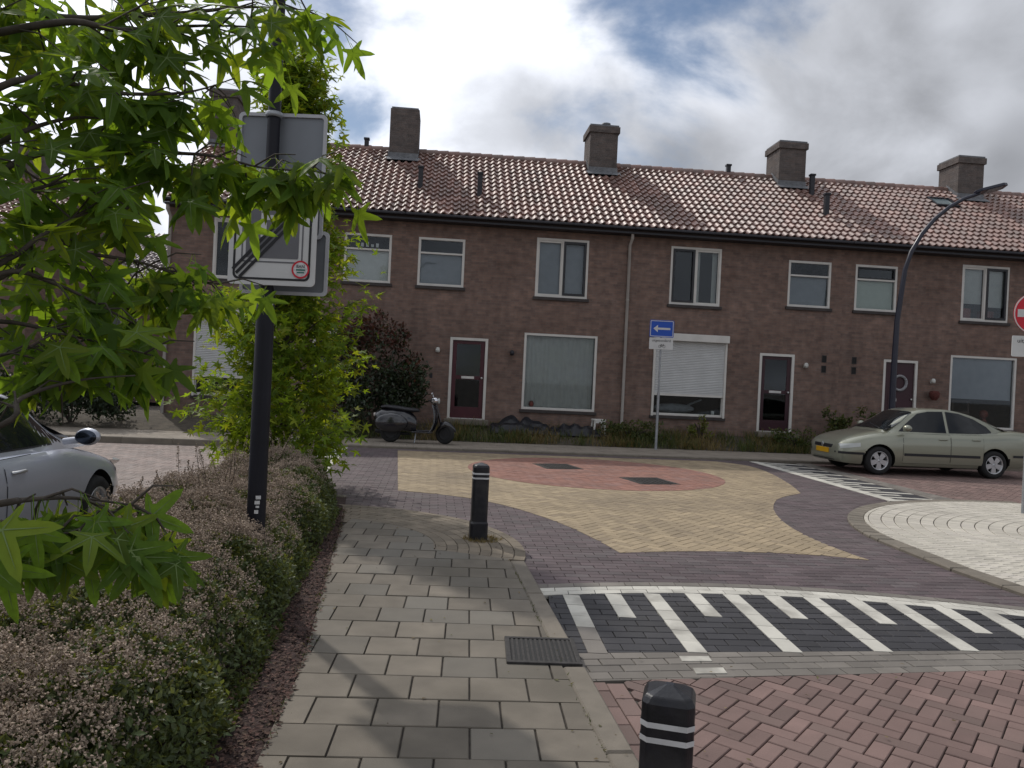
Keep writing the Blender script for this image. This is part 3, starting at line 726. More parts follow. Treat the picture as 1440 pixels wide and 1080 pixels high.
def rect(x0, x1, z0, z1): return [(x0, z0), (x1, z0), (x1, z1), (x0, z1)]
def wall_mesh(width, height, openings, depth=.10, z0=0.0):
    xs_ = sorted({0, width} | {o[k] for o in openings for k in (0, 1)}); zs_ = sorted({z0, height} | {o[k] for o in openings for k in (2, 3)})
    b = MB()
    for i in range(len(xs_) - 1):
        for j in range(len(zs_) - 1):
            cx, cz = (xs_[i] + xs_[i + 1]) / 2, (zs_[j] + zs_[j + 1]) / 2
            if any(o[0] < cx < o[1] and o[2] < cz < o[3] for o in openings): continue
            b.add([(xs_[i], 0, zs_[j]), (xs_[i + 1], 0, zs_[j]), (xs_[i + 1], 0, zs_[j + 1]), (xs_[i], 0, zs_[j + 1])], [(0, 1, 2, 3)])
    for x0, x1, a, c in openings:
        b.add([(x0, 0, a), (x1, 0, a), (x1, 0, c), (x0, 0, c), (x0, depth, a), (x1, depth, a), (x1, depth, c), (x0, depth, c)],
              [(0, 4, 5, 1), (1, 5, 6, 2), (2, 6, 7, 3), (3, 7, 4, 0)])
    return b

def pane_with_back(parent, x0, x1, z0, z1, y, back):
    MB().box(x0, y, z0, x1, y + .006, z1).build('pane', M_glass, parent)
    if back == 'curtain':
        n = int((x1 - x0) / .035); v = []; 
        for i in range(n + 1):
            x = x0 + (x1 - x0) * i / n; yy = y + .12 + .022 * math.sin(i * 1.9) + .012 * math.sin(i * .53)
            v += [(x, yy, z0), (x, yy, z1)]
        b = MB(); b.add(v, [(2 * i, 2 * i + 2, 2 * i + 3, 2 * i + 1) for i in range(n)], True); b.build('curtain', M_net, parent)
    elif back == 'side_curtains':
        w = (x1 - x0) * .22
        for xa in (x0, x1 - w):
            v = []
            for i in range(9): v += [(xa + w * i / 8, y + .12 + .02 * (i % 2), z0), (xa + w * i / 8, y + .12 + .02 * (i % 2), z1)]
            b = MB(); b.add(v, [(2 * i, 2 * i + 2, 2 * i + 3, 2 * i + 1) for i in range(8)], True); b.build('curtain', M_net, parent)
    elif back is not None and back != 'dark':
        zz = z0 + (z1 - z0) * (back[1] if isinstance(back, tuple) else 0); m = back[0] if isinstance(back, tuple) else back
        MB().box(x0, y + .07, zz, x1, y + .078, z1).build('blind', m, parent)

def window(parent, x0, x1, z0, z1, style, backs, fr=.065, y=.035):
    """frame, sashes, panes, sill; style: 'transom', 'pair_left', 'pair_right' (which casement is black), 'single'"""
    b = MB(); b.ring(rect(x0, x1, z0, z1), rect(x0 + fr, x1 - fr, z0 + fr, z1 - fr), y - .03, y + .06)
    a0, a1, c0, c1 = x0 + fr, x1 - fr, z0 + fr, z1 - fr
    if style == 'transom' or style == 'transom_dark':
        zt = c0 + (c1 - c0) * .70; b.box(a0, y - .028, zt - .025, a1, y + .05, zt + .025)
        w = b.build('window', M_wfr, parent, .006)
        if style == 'transom_dark':
            s = MB(); s.ring(rect(a0 + .002, a1 - .002, zt + .027, c1 - .002), rect(a0 + .04, a1 - .04, zt + .06, c1 - .04), y - .035, y + .03); s.build('sash', M_dfr, w)
        pane_with_back(w, a0, a1, c0, zt - .025, y + .02, backs[0]); pane_with_back(w, a0, a1, zt + .025, c1, y + .02, backs[1])
    elif style.startswith('pair'):
        xm = (a0 + a1) / 2; b.box(xm - .03, y - .028, c0, xm + .03, y + .05, c1)
        w = b.build('window', M_wfr, parent, .006)
        halves = [(a0, xm - .03), (xm + .03, a1)]; dk = 1 if style == 'pair_right' else 0
        for i, (p0, p1) in enumerate(halves):
            if i == dk:
                s = MB(); s.ring(rect(p0 + .002, p1 - .002, c0 + .002, c1 - .002), rect(p0 + .06, p1 - .06, c0 + .06, c1 - .06), y - .045, y + .03); s.build('sash', M_dfr, w)
            else:
                s = MB(); s.ring(rect(p0 + .002, p1 - .002, c0 + .002, c1 - .002), rect(p0 + .022, p1 - .022, c0 + .022, c1 - .05), y - .012, y + .03); s.build('sash', M_wfr, w)
            pane_with_back(w, p0, p1, c0, c1, y + .02, backs[i])
    else:
        w = b.build('window', M_wfr, parent, .006); pane_with_back(w, a0, a1, c0, c1, y + .02, backs[0])
    MB().box(x0 - .05, -.06, z0 - .085, x1 + .05, .10, z0 - .003).build('sill', M_sill, w, .006)
    return w

def door(parent, x0, x1, z0, z1, m, style):
    fr = .075; leaf = MB()
    a0, a1, c0, c1 = x0 + fr, x1 - fr, z0 + .02, z1 - fr
    if style == 'panes':
        zr0, zr1 = c0 + .30, c0 + (c1 - c0) * .50
        leaf.box(a0, .05, c0, a0 + .11, .09, c1); leaf.box(a1 - .11, .05, c0, a1, .09, c1)
        leaf.box(a0 + .11, .051, c0, a1 - .11, .089, zr0); leaf.box(a0 + .11, .051, zr1, a1 - .11, .089, zr1 + .10); leaf.box(a0 + .11, .051, c1 - .09, a1 - .11, .089, c1)
        d = leaf.build('door', m, parent, .004)
        pane_with_back(d, a0 + .11, a1 - .11, zr0, zr1, .065, 'dark'); pane_with_back(d, a0 + .11, a1 - .11, zr1 + .10, c1 - .09, .065, 'dark')
        MB().box((a0 + a1) / 2 - .17, .038, zr1 + .02, (a0 + a1) / 2 + .17, .055, zr1 + .085).build('letter_slot', M_brass, d, .004)
        hz = zr1 + .05
    else:
        leaf.box(a0, .05, c0, a1, .09, c1); d = leaf.build('door', m, parent, .004)
        for i, (p, q) in enumerate(((.10, .42), (.5, .72))):
            MB().box(a0 + .12, .042, c0 + .1 + i * .62, a1 - .12, .05, c0 + .55 + i * .62).build('panel', m, d, .006)
        t = MB(); t.lathe([(.17, -.03), (.20, -.035), (.23, -.01), (.235, .015), (.20, .035), (.165, .01), (.17, -.03)], 28, Matrix.Translation(((a0 + a1) / 2, .02, c0 + 1.50)) @ Matrix.Rotation(rad(90), 4, 'X'))
        t.build('wreath', mat('wreath_grey', (.30, .30, .31), .9, .35, 40, bump=.02, bscale=60), d)
        MB().box((a0 + a1) / 2 - .15, .038, c0 + .98, (a0 + a1) / 2 - .06, .05, c0 + 1.06).build('letter_slot', M_brass, d, .003)
        hz = c0 + 1.05
    h = MB(); h.lathe([(.0, -.05), (.026, -.045), (.030, -.03), (.022, -.012), (.012, 0)], 12, Matrix.Translation((a1 - .06, .05, hz)) @ Matrix.Rotation(rad(-90), 4, 'X')); h.build('handle', M_brass, d)
    f = MB(); f.ring(rect(x0, x1, z0, z1), rect(a0 - .002, a1 + .002, z0 + .02, c1 + .002), .0, .10); f.build('door_frame', M_wfr, d, .006)
    MB().box(x0 - .08, -.35, z0 - .14, x1 + .08, .0, z0 - .003).build('doorstep', M_kerb, d, .01)
    return d

def shutter(parent, x0, x1, z0, z1, zbot):
    n = int((z1 - .20 - zbot) / .045); v = []
    for i in range(n + 1):
        z = zbot + (z1 - .2 - zbot) * i / n
        v += [(x0 + .02, -.03, z), (x1 - .02, -.03, z), (x0 + .02, -.044, z + .018), (x1 - .02, -.044, z + .018), (x0 + .02, -.044, z + .032), (x1 - .02, -.044, z + .032)]
    f = [(2 * i, 2 * i + 1, 2 * i + 3, 2 * i + 2) for i in range(len(v) // 2 - 1)]
    b = MB(); b.add(v, f); s = b.build('roller_shutter', M_shut, parent)
    MB().box(x0 - .02, -.20, z1 - .20, x1 + .02, -.001, z1).build('shutter_box', M_wfr, s, .012)
    for xa in (x0 - .015, x1 - .045): MB().box(xa, -.062, z0 - .02, xa + .06, -.001, z1 - .203).build('guide_rail', M_wfr, s, .004)
    MB().box(x0 + .05, -.05, zbot - .05, x1 - .05, -.022, zbot + .01).build('end_slat', M_wfr, s, .004)

def chimney(h, xc, top, w=.86, d=1.0, cap='soldier', pot=False):
    c = MB(); z0 = 7.2
    c.box(xc - w / 2, RIDGE_Y - .55, z0, xc + w / 2, RIDGE_Y - .55 + d, top - .25)
    e = .05 if cap else 0
    c.box(xc - w / 2 - e, RIDGE_Y - .55 - e, top - .25, xc + w / 2 + e, RIDGE_Y - .55 + d + e, top - .06)
    o = c.build('chimney', M_chim, h)
    MB().box(xc - w / 2 - e + .03, RIDGE_Y - .55 - e + .03, top - .06, xc + w / 2 + e - .03, RIDGE_Y - .55 + d + e - .03, top).build('cap', M_lead, o, .01)
    fz = EAVE_Z + (RIDGE_Y - .56 - EAVE_Y) * math.tan(SLOPE)
    fl = MB(); fl.box(xc - w / 2 - .02, RIDGE_Y - .575, fz - .05, xc + w / 2 + .02, RIDGE_Y - .555, fz + .2)
    for sx in (-1, 1):
        pr = [(RIDGE_Y - .56, fz), (RIDGE_Y, RIDGE_Z), (RIDGE_Y, RIDGE_Z + .2), (RIDGE_Y - .56, fz + .2)]
        x_ = xc + sx * (w / 2 + .012)
        fl.add([(x_ - .006, y, z) for y, z in pr] + [(x_ + .006, y, z) for y, z in pr], [(0, 1, 2, 3), (7, 6, 5, 4), (0, 4, 5, 1), (1, 5, 6, 2), (2, 6, 7, 3), (3, 7, 4, 0)])
    fl.add([(xc - w / 2 - .1, RIDGE_Y - .58, fz + .07), (xc + w / 2 + .1, RIDGE_Y - .58, fz + .07), (xc + w / 2 + .1, RIDGE_Y - .80, fz - .07), (xc - w / 2 - .1, RIDGE_Y - .80, fz - .07)], [(0, 3, 2, 1)])
    fl.build('flashing', M_lead, o)
    if pot:
        p = MB(); p.lathe([(.09, 0), (.09, .10), (.14, .11), (.14, .16), (.0, .17)], 14, Matrix.Translation((xc + .12, RIDGE_Y - .15, top))); p.build('pot', M_lead, o)

def roof_vent(roof, x, d, h, w=.13):
    p = Vector((x, EAVE_Y + d * math.cos(SLOPE), EAVE_Z + d * math.sin(SLOPE)))
    b = MB(); b.box(p.x - w / 2, p.y - w / 2, p.z - .05, p.x + w / 2, p.y + w / 2, p.z + h); b.box(p.x - w / 2 - .02, p.y - w / 2 - .02, p.z + h, p.x + w / 2 + .02, p.y + w / 2 + .02, p.z + h + .06)
    b.build('roof_vent', M_gut, roof, .008)

def house(i, openings_fn, label, holes=(), n_ind=300):
    X, Y = fpos(i * HW)
    h = thing('terrace_house', (X, Y, 0), FA, label, 'house', 'terrace houses behind the crossing')
    wm = lambda p: h_mat @ p
    h_mat = Matrix.Translation((X, Y, 0)) @ Matrix.Rotation(FA, 4, 'Z')
    ops = openings_fn(None)
    wall_mesh(HW, 5.83, ops).build('wall', M_wall, h)
    # party walls, back wall and floors close the house
    b = MB(); D = 7.0
    b.add([(0, D, 0), (HW, D, 0), (HW, D, 5.8), (0, D, 5.8)], [(0, 1, 2, 3)])
    for x in (0.0, HW):
        b.add([(x, 0, 0), (x, D, 0), (x, D, 5.82), (x, RIDGE_Y, RIDGE_Z - .05), (x, 0, 5.82)], [(0, 1, 2, 3, 4)])
    b.build('gable_wall', M_wall, h)
    b = MB(); b.box(.02, .14, .36, HW - .02, D - .02, .42); b.box(.02, .14, 3.2, HW - .02, D - .02, 3.3); b.box(.02, 3.0, .43, HW - .02, 3.05, 5.7); b.build('room', M_room, h)
    rf = MB(); t = .10; c, s = math.cos(SLOPE), math.sin(SLOPE)
    rf.add([(0, EAVE_Y, EAVE_Z - .02), (HW, EAVE_Y, EAVE_Z - .02), (HW, RIDGE_Y, RIDGE_Z - .02), (0, RIDGE_Y, RIDGE_Z - .02),
            (0, EAVE_Y, EAVE_Z - .12), (HW, EAVE_Y, EAVE_Z - .12), (HW, RIDGE_Y, RIDGE_Z - .14), (0, RIDGE_Y, RIDGE_Z - .14)],
           [(0, 1, 2, 3), (4, 7, 6, 5), (0, 4, 5, 1), (0, 3, 7, 4), (1, 5, 6, 2)])
    rf.add([(0, RIDGE_Y, RIDGE_Z - .02), (HW, RIDGE_Y, RIDGE_Z - .02), (HW, 7.4, 5.70), (0, 7.4, 5.70)], [(0, 1, 2, 3)])
    roof = rf.build('roof', M_deck, h)
    roof_tiles(roof, HW, NCOL, NROW, TP, TR, EAVE_Y, EAVE_Z, SLOPE, tile_me, M_roof, n_ind, holes, wm)
    for k in range(18):
        x = k * HW / 18
        o = bpy.data.objects.new('ridge_tile', RIDGE_ME); link(o, roof); o.location = (x, RIDGE_Y, RIDGE_Z + .015); o.rotation_euler = (0, 0, random.uniform(-.01, .01))
    g = MB(); g.box(0, EAVE_Y - .12, EAVE_Z - .075, HW, EAVE_Y - .02, EAVE_Z - .005); g.build('gutter', M_gut, h, .02)
    MB().box(0, EAVE_Y - .018, EAVE_Z - .17, HW, -.002, EAVE_Z - .125).build('soffit', M_gut, h)
    openings_fn(h)
    return h, roof
ridge_b.build('ridge_tile', M_roof); _o = bpy.data.objects['ridge_tile']; RIDGE_ME = _o.data; bpy.data.objects.remove(_o)

def wall_light(h, x, z, m=None):
    b = MB(); b.box(x - .03, -.05, z - .05, x + .03, -.001, z + .05); b.lathe([(.0, -.07), (.05, -.06), (.06, 0), (.04, .06), (0, .07)], 12, Matrix.Translation((x, -.10, z + .02))); b.build('wall_lamp', m or M_lampw, h)

def type_a(up_small, up_pair, ground, dr_style, dr_mat, pair, small):
    """door left, large window right"""
    def f(h):
        ops = [(.35, 1.58, 3.98, 5.26), (3.49, 4.91, 3.86, 5.44), (1.30, 2.31, .50, 2.66), (3.27, 5.26, .83, 2.88)]
        if h is None: return ops
        window(h, *ops[0], small, up_small); window(h, *ops[1], pair, up_pair); door(h, *ops[2], dr_mat, dr_style); window(h, *ops[3], 'single', ground)
    return f
def type_b(up_small, up_pair, ground, dr_style, dr_mat, pair, small, shut=None):
    """mirrored: large window left, door right"""
    def f(h):
        ops = [(4.46, 5.69, 3.98, 5.26), (1.13, 2.55, 3.86, 5.44), (3.76, 4.76, .50, 2.66), (.78, 2.80, .83, 2.88)]
        if h is None: return ops
        window(h, *ops[0], small, up_small); window(h, *ops[1], pair, up_pair); door(h, *ops[2], dr_mat, dr_style); window(h, *ops[3], 'single', ground)
        if shut: shutter(h, .78, 2.80, .83, 3.06, shut)
    return f
H = []
H.append(house(0, type_b([M_bw, 'dark'], ['dark', 'dark'], ['dark'], 'panes', M_door, 'pair_right', 'transom', 1.35),
               'end terrace house, leftmost of the row, half hidden behind the young tree', [(5.2, 6.1, 3.75, 4.4)]))
H.append(house(1, type_a([M_bg, 'dark'], [M_bg, M_bg], ['curtain'], 'panes', M_door, 'pair_right', 'transom'),
               'brick terrace house with maroon door and curtained window behind the parked scooter', [(5.25, 6.1, 3.75, 4.4)]))
H.append(house(2, type_b([M_bg, 'dark'], ['dark', 'side_curtains'], ['dark'], 'panes', M_door2, 'pair_left', 'transom', 1.42),
               'brick terrace house with white roller shutter over its ground floor window', [(5.25, 6.1, 3.75, 4.4)]))
H.append(house(3, type_a([M_bgr, 'dark'], [(M_net, .3), (M_net, .25)], [(M_bg, .40)], 'solid', M_door2, 'pair_right', 'transom_dark'),
               'brick terrace house with skylight and wreath on its door behind the sedan', [(5.2, 6.1, 3.75, 4.4), (4.0, 4.75, 3.1, 3.75)]))
H.append(house(4, type_b([M_bg, 'dark'], ['dark', 'dark'], ['curtain'], 'panes', M_door, 'pair_left', 'transom'),
               'rightmost terrace house of the row, cut off by the picture edge', [(4.9, 5.8, 3.75, 4.4)], 120))
for (h, rf), xc, top, cap, pot in zip(H, (5.70, 5.74, 5.72, 5.62, 5.6), (9.62, 9.55, 9.50, 9.46, 9.45), (None, 'a', 'b', 'b', 'b'), (0, 1, 0, 0, 0)):
    chimney(h, xc, top, cap=cap, pot=pot)
chimney(H[0][0], .42, 9.75, w=.75, cap='a')
# vents, downpipes, skylight, small fittings
for i, x, d, hgt in ((1, .28, 1.75, .55), (1, 1.92, 1.45, .6), (2, 5.98, 1.75, .6), (3, .10, 3.35, .60), (0, 4.55, 4.6, .30), (0, 6.0, 4.55, .3), (2, 3.85, 4.62, .30)):
    roof_vent(H[i][1], x, d, hgt)
hC = H[3]
sk = MB(); sc_ = Matrix.Translation((4.0, EAVE_Y + 3.1 * math.cos(SLOPE), EAVE_Z + 3.1 * math.sin(SLOPE))) @ Matrix.Rotation(SLOPE, 4, 'X')
sk.box(0, 0, -.02, .76, .07, .10, sc_); sk.box(0, .60, -.02, .76, .67, .10, sc_); sk.box(0, .07, -.02, .07, .60, .10, sc_); sk.box(.69, .07, -.02, .76, .60, .10, sc_)
skl = sk.build('skylight', M_gut, hC[1])
sk = MB(); sk.box(.07, .07, .05, .69, .60, .06, sc_); sk.build('skylight_pane', mat('skylight_glass', (.20, .25, .26), .12, 0, spec=.8), hC[1])
for (i, x) in ((1, HW - .03), (0, .06)):
    b = MB(); b.tube([(x, -.30, EAVE_Z - .12), (x, -.30, EAVE_Z - .28), (x, -.06, EAVE_Z - .42), (x, -.06, .25)], .042, 10)
    for z in (.9, 2.4, 3.9): b.lathe([(.05, -.02), (.05, .02)], 10, Matrix.Translation((x, -.06, z)))
    b.build('downpipe', M_pipe, H[i][0])
for i, x in ((2, 5.60), (3, .43)):
    for z in (2.30, 2.58):
        f = MB(); f.ring(rect(x - .07, x + .07, z - .10, z + .10), rect(x - .055, x + .055, z - .085, z + .085), -.012, .004); o = f.build('air_brick', M_sill, H[i][0])
        MB().box(x - .055, -.003, z - .085, x + .055, .001, z + .085).build('opening', mat('pit_dark', (.01, .01, .01)), o)
wall_light(H[1][0], .98, 2.28); wall_light(H[1][0], 2.95, 2.30, M_gut); wall_light(H[3][0], 2.72, 2.10); wall_light(H[2][0], 5.05, 2.36)
hb = MB(); hb.lathe([(.06, -.20), (.12, -.12), (.14, 0), (.10, .06), (0, .07)], 12, Matrix.Translation((2.72, -.18, 1.78))); hb.build('hanging_basket', mat('basket_red', (.10, .03, .025), .9, .4, 30), H[3][0])
# number plate beside the first door
MB().box(.80, -.012, 1.55, .87, -.001, 1.68).build('door_bell', M_gut, H[1][0])
# things inside windows, plus solids coloured to imitate reflections in the panes
M_pot_refl = mat('pot_and_reflection_red', (.16, .035, .025), .6, .2); M_chairw = mat('chair_wood', (.06, .04, .03), .6)  # the red serves the vases and a painted reflection
def inside(h, nm, m, fn):
    b = MB(); fn(b); return b.build(nm, m, h)
inside(H[3][0], 'indoor_chair', M_chairw, lambda b: [b.box(3.62, .35, .9, 3.66, .39, 1.62), b.box(4.10, .35, .9, 4.14, .39, 1.62), b.box(3.66, .35, 1.56, 4.10, .39, 1.62), b.box(3.66, .36, 1.25, 4.10, .38, 1.30)])
inside(H[3][0], 'indoor_vase', M_pot_refl, lambda b: [b.lathe([(.05, 0), (.09, .06), (.10, .14), (.05, .2), (.06, .23)], 12, Matrix.Translation((4.55, .3, .9))), b.ellipsoid((4.55, .3, 1.25), (.13, .1, .12))])
inside(H[1][0], 'indoor_vase', M_pot_refl, lambda b: b.lathe([(.04, 0), (.07, .05), (.07, .10), (.04, .16)], 12, Matrix.Translation((3.55, .115, .9))))
inside(H[2][0], 'car_reflection_shape', mat('reflection_grey', (.22, .24, .26), .9, .2), lambda b: [b.ellipsoid((1.55, .5, 1.02), (.6, .15, .14)), b.tube([(1.9, .45, 1.1), (2.3, .4, 1.3)], .03, 8)])  # added grey solid, its colour imitates a car mirrored in the pane
inside(H[2][0], 'indoor_cup', M_bw, lambda b: b.lathe([(.04, 0), (.045, .1)], 12, Matrix.Translation((2.55, .15, .9))))
inside(H[0][0], 'indoor_letters', M_bw, lambda b: [b.box(4.75 + k * .13, .12, 4.93, 4.82 + k * .13, .13, 5.0 + .03 * (k % 3)) for k in range(5)])
inside(H[3][0], 'roof_reflection_boxes', M_pot_refl, lambda b: [b.box(3.6, .3, 3.95, 4.0, .45, 4.25), b.box(4.3, .3, 3.95, 4.7, .45, 4.2)])  # added red boxes, their colour imitates roofs mirrored in the pane

# ================================================================== STREET FURNITURE
M_blk = mat('black_paint', (0.009, 0.009, 0.014), 0.5, 0.2, 6, spec=0.25)
M_navy = mat('navy_paint', (0.014, 0.015, 0.03), 0.35, 0.2, 6, spec=0.5)
M_galv = mat('galvanised_steel', (0.33, 0.345, 0.36), 0.5, 0.15, 14, metal=0.6)
M_signw = mat('sign_white', (0.57, 0.57, 0.56), 0.4, 0.05, 5, stain=.2, stain_scale=4, stain_col=(.45, .45, .43))
M_signg = mat('sign_grey', (0.135, 0.135, 0.145), 0.45, 0.06)
M_back = mat('sign_back', (0.20, 0.215, 0.235), 0.5, 0.08, 3, metal=0.3)
M_signk = mat('sign_black', (0.012, 0.012, 0.014), 0.45, 0.0)
M_signr = mat('sign_red', (0.55, 0.012, 0.03), 0.4, 0.04); M_signb = mat('sign_blue', (0.008, 0.07, 0.42), 0.4, 0.04)
M_band = mat('reflective_band', (0.55, 0.55, 0.55), 0.4, 0.1, 20, stain=.3, stain_scale=12, stain_col=(.25, .25, .25))
M_stick = mat('sticker_paper', (0.58, 0.58, 0.58), 0.6, .2, 60); M_teal = mat('sticker_teal', (0.03, .16, .13), .6)

def rrect(x0, x1, z0, z1, r, n=5):
    out = []
    for cx, cz, a0 in ((x1 - r, z0 + r, -90), (x1 - r, z1 - r, 0), (x0 + r, z1 - r, 90), (x0 + r, z0 + r, 180)):
        for k in range(n + 1):
            a = rad(a0 + 90 * k / n); out.append((cx + r * math.cos(a), cz + r * math.sin(a)))
    return out
def text_obj(name, s, size, loc, parent, m, rot=(math.pi / 2, 0, 0), ext=.0008, align='CENTER'):
    c = bpy.data.curves.new(name, 'FONT'); c.body = s; c.size = size; c.extrude = ext; c.align_x = align; c.align_y = 'CENTER'
    t = bpy.data.objects.new(name, c); COL.objects.link(t)
    dg = bpy.context.evaluated_depsgraph_get(); me = bpy.data.meshes.new_from_object(t.evaluated_get(dg))
    bpy.data.objects.remove(t); me.materials.clear(); me.materials.append(m)
    o = link(bpy.data.objects.new(name, me), parent); o.location = loc; o.rotation_euler = rot
    return o
def bicycle_mark(parent, cx, cz, s, y, m):
    b = MB()
    for wx in (-.55, .55):
        o = [(cx + s * (wx + .40 * math.cos(a)), cz + s * (.40 * math.sin(a))) for a in np.linspace(0, 2 * math.pi, 20, endpoint=False)]
        i = [(cx + s * (wx + .32 * math.cos(a)), cz + s * (.32 * math.sin(a))) for a in np.linspace(0, 2 * math.pi, 20, endpoint=False)]
        b.ring(o, i, y - .0008, y)
    def bar(p, q, w=.08):
        d = Vector(q) - Vector(p); n = Vector((-d.y, d.x)).normalized() * w / 2
        k = [Vector(p) + n, Vector(p) - n, Vector(q) - n, Vector(q) + n]
        b.plate([(cx + s * v.x, cz + s * v.y) for v in k], y - .0012, y)
    for p, q in (((-.55, 0), (-.22, .45)), ((-.22, .45), (.38, .45)), ((.38, .45), (.0, .0)), ((0, 0), (-.22, .5)), ((-.55, 0), (0, 0)), ((.55, 0), (.36, .62)), ((.36, .62), (.56, .66)), ((-.36, .55), (-.08, .55))): bar(p, q)
    b.build('bicycle_symbol', m, parent)

# ---- black post with the zone signs
PX, PY = -1.755, 5.5
post = thing('lamp_post', (PX, PY, 0), 0, 'tall black post rising from the planting with sign plates and stickers', 'post')
b = MB(); b.tube([(0, 0, -.1), (0, 0, 2.12), (0, 0, 2.2), (0, 0, 6.2)], [.066, .062, .045, .040], 20); b.build('pole', M_blk, post)
b = MB(); b.tube([(0, 0, 6.2), (.05, -.02, 6.5), (.3, -.1, 6.75)], [.04, .035, .03], 10); b.ellipsoid((.5, -.16, 6.78), (.3, .12, .05)); b.build('lamp_head', M_blk, post)
def wrap(z0, z1, a0, a1, r, m, nm):
    v = []; n = 6
    for k in range(n + 1):
        a = rad(a0 + (a1 - a0) * k / n); v += [(r * math.cos(a), r * math.sin(a), z0), (r * math.cos(a), r * math.sin(a), z1)]
    q = MB(); q.add(v, [(2 * i, 2 * i + 2, 2 * i + 3, 2 * i + 1) for i in range(n)], True); return q.build(nm, m, post)
wrap(1.99, 2.09, -55, -22, .0642, M_stick, 'sticker')
for z0, z1, a0, a1 in ((.70, .725, -80, -50), (.665, .69, -85, -55), (.64, .655, -78, -58), (.60, .625, -85, -62)): wrap(z0, z1, a0, a1, .0665, M_stick, 'sticker')
# sign facing the viewer: end of parking zone
sg = thing('zone_sign', (PX + .055, PY - .085, 2.19), rad(-2.0), 'white sign with crossed out P on a grey square and a round red sticker', 'sign')
b = MB(); b.plate(rrect(-.305, .305, .0, .80, .03), -.001, .012); b.build('plate', M_signw, sg)
b = MB(); b.ring(rrect(-.27, .27, .035, .765, .04), rrect(-.255, .255, .05, .75, .03), -.0035, -.0015); b.build('border', M_signk, sg)
b = MB(); b.ring(rrect(-.215, .215, .155, .70, .02), rrect(-.205, .205, .165, .69, .015), -.0035, -.0015); b.build('frame_line', M_signg, sg)
b = MB(); b.plate(rrect(-.185, .185, .185, .67, .012), -.0035, -.0015); b.build('field', M_signg, sg)
text_obj('letter', 'P', .40, (-.01, -.0045, .45), sg, M_signw)
for k in (-1, 0, 1):
    d = Vector((.50, .46)).normalized(); n = Vector((-d.y, d.x)) * (.036 * k); c0 = Vector((-.245, .075)) + n; c1 = Vector((.235, .60)) + n
    w = Vector((-d.y, d.x)) * .0105
    b = MB(); b.plate([tuple(c0 + w), tuple(c0 - w), tuple(c1 - w), tuple(c1 + w)], -.008, -.006); b.build('stripe', M_signk, sg)
b = MB(); a_ = np.linspace(0, 2 * math.pi, 28, endpoint=False)
b.ring([(.205 + .062 * math.cos(a), .115 + .062 * math.sin(a)) for a in a_], [(.205 + .05 * math.cos(a), .115 + .05 * math.sin(a)) for a in a_], -.0075, -.0055); st = b.build('sticker', M_signr, sg)
b = MB(); b.plate([(.205 + .05 * math.cos(a), .115 + .05 * math.sin(a)) for a in a_], -.0065, -.0055); b.build('sticker_face', M_stick, st)
text_obj('sticker_text', 'BAN', .03, (.205, -.0075, .135), st, M_signk)
b = MB(); b.box(.175, -.0078, .107, .238, -.0066, .118); b.box(.18, -.0078, .09, .232, -.0066, .099); b.build('sticker_lines', M_teal, st)
# plates seen from behind
for x, y, z0, z1, w, lb in ((.0, .075, 2.55, 3.42, .31, 'back of a grey sign plate with pale rim high on the black post'), (.045, .10, 2.15, 2.60, .31, 'back of a sign plate peeking out behind the crossed out P sign')):
    s2 = thing('sign_plate', (PX + .045 + x, PY + y, z0), rad(-1.5), lb, 'sign')
    b = MB(); b.plate(rrect(-w, w, 0, z1 - z0, .03), 0, .004); b.build('plate', M_back, s2)
    b = MB(); b.ring(rrect(-w - .006, w + .006, -.006, z1 - z0 + .006, .035), rrect(-w + .018, w - .018, .018, z1 - z0 - .018, .02), -.016, -.001); b.build('rim', mat('rim_pale', (.46, .47, .49), .45, .08, 6), s2)
    for z in (.12, z1 - z0 - .03):
        b = MB(); b.lathe([(.050, -.018), (.058, -.018), (.058, .018), (.050, .018)], 18, Matrix.Translation((-.045 - x, -y, z))); b.build('clamp', M_galv, s2)

# ---- blue one-way sign on its grey post by the far pavement
def plate_under(parent, z0, w, h, y, fs):
    b = MB(); b.plate(rrect(-w, w, z0, z0 + h, .02), y - .001, y + .01); p = b.build('text_plate', M_signw, parent)
    text_obj('lettering', 'uitgezonderd', fs, (0, y - .0025, z0 + h * .76), p, M_signk)
    bicycle_mark(p, .02, z0 + h * .26, h * .32, y - .0015, M_signk)
ow = thing('one_way_sign', (3.62, 19.3, .10), rad(2), 'blue one way sign with white left arrow on a grey post', 'sign')
b = MB(); b.tube([(0, 0, -.1), (0, 0, 1.35)], .034, 14); b.tube([(0, 0, 1.35), (0, 0, 3.05)], .024, 14); b.build('post', M_galv, ow)
b = MB(); b.plate(rrect(-.30, .30, 2.72, 3.14, .03), -.040, -.028); bp = b.build('plate', M_signb, ow)
b = MB(); b.ring(rrect(-.285, .285, 2.735, 3.125, .025), rrect(-.27, .27, 2.75, 3.11, .02), -.0425, -.0405); b.build('border', M_signw, bp)
b = MB(); b.plate([(-.21, 2.93), (-.10, 2.84), (-.10, 2.905), (.21, 2.905), (.21, 2.955), (-.10, 2.955), (-.10, 3.02)], -.0425, -.0405); b.build('arrow', M_signw, bp)
plate_under(ow, 2.42, .295, .285, -.030, .088)
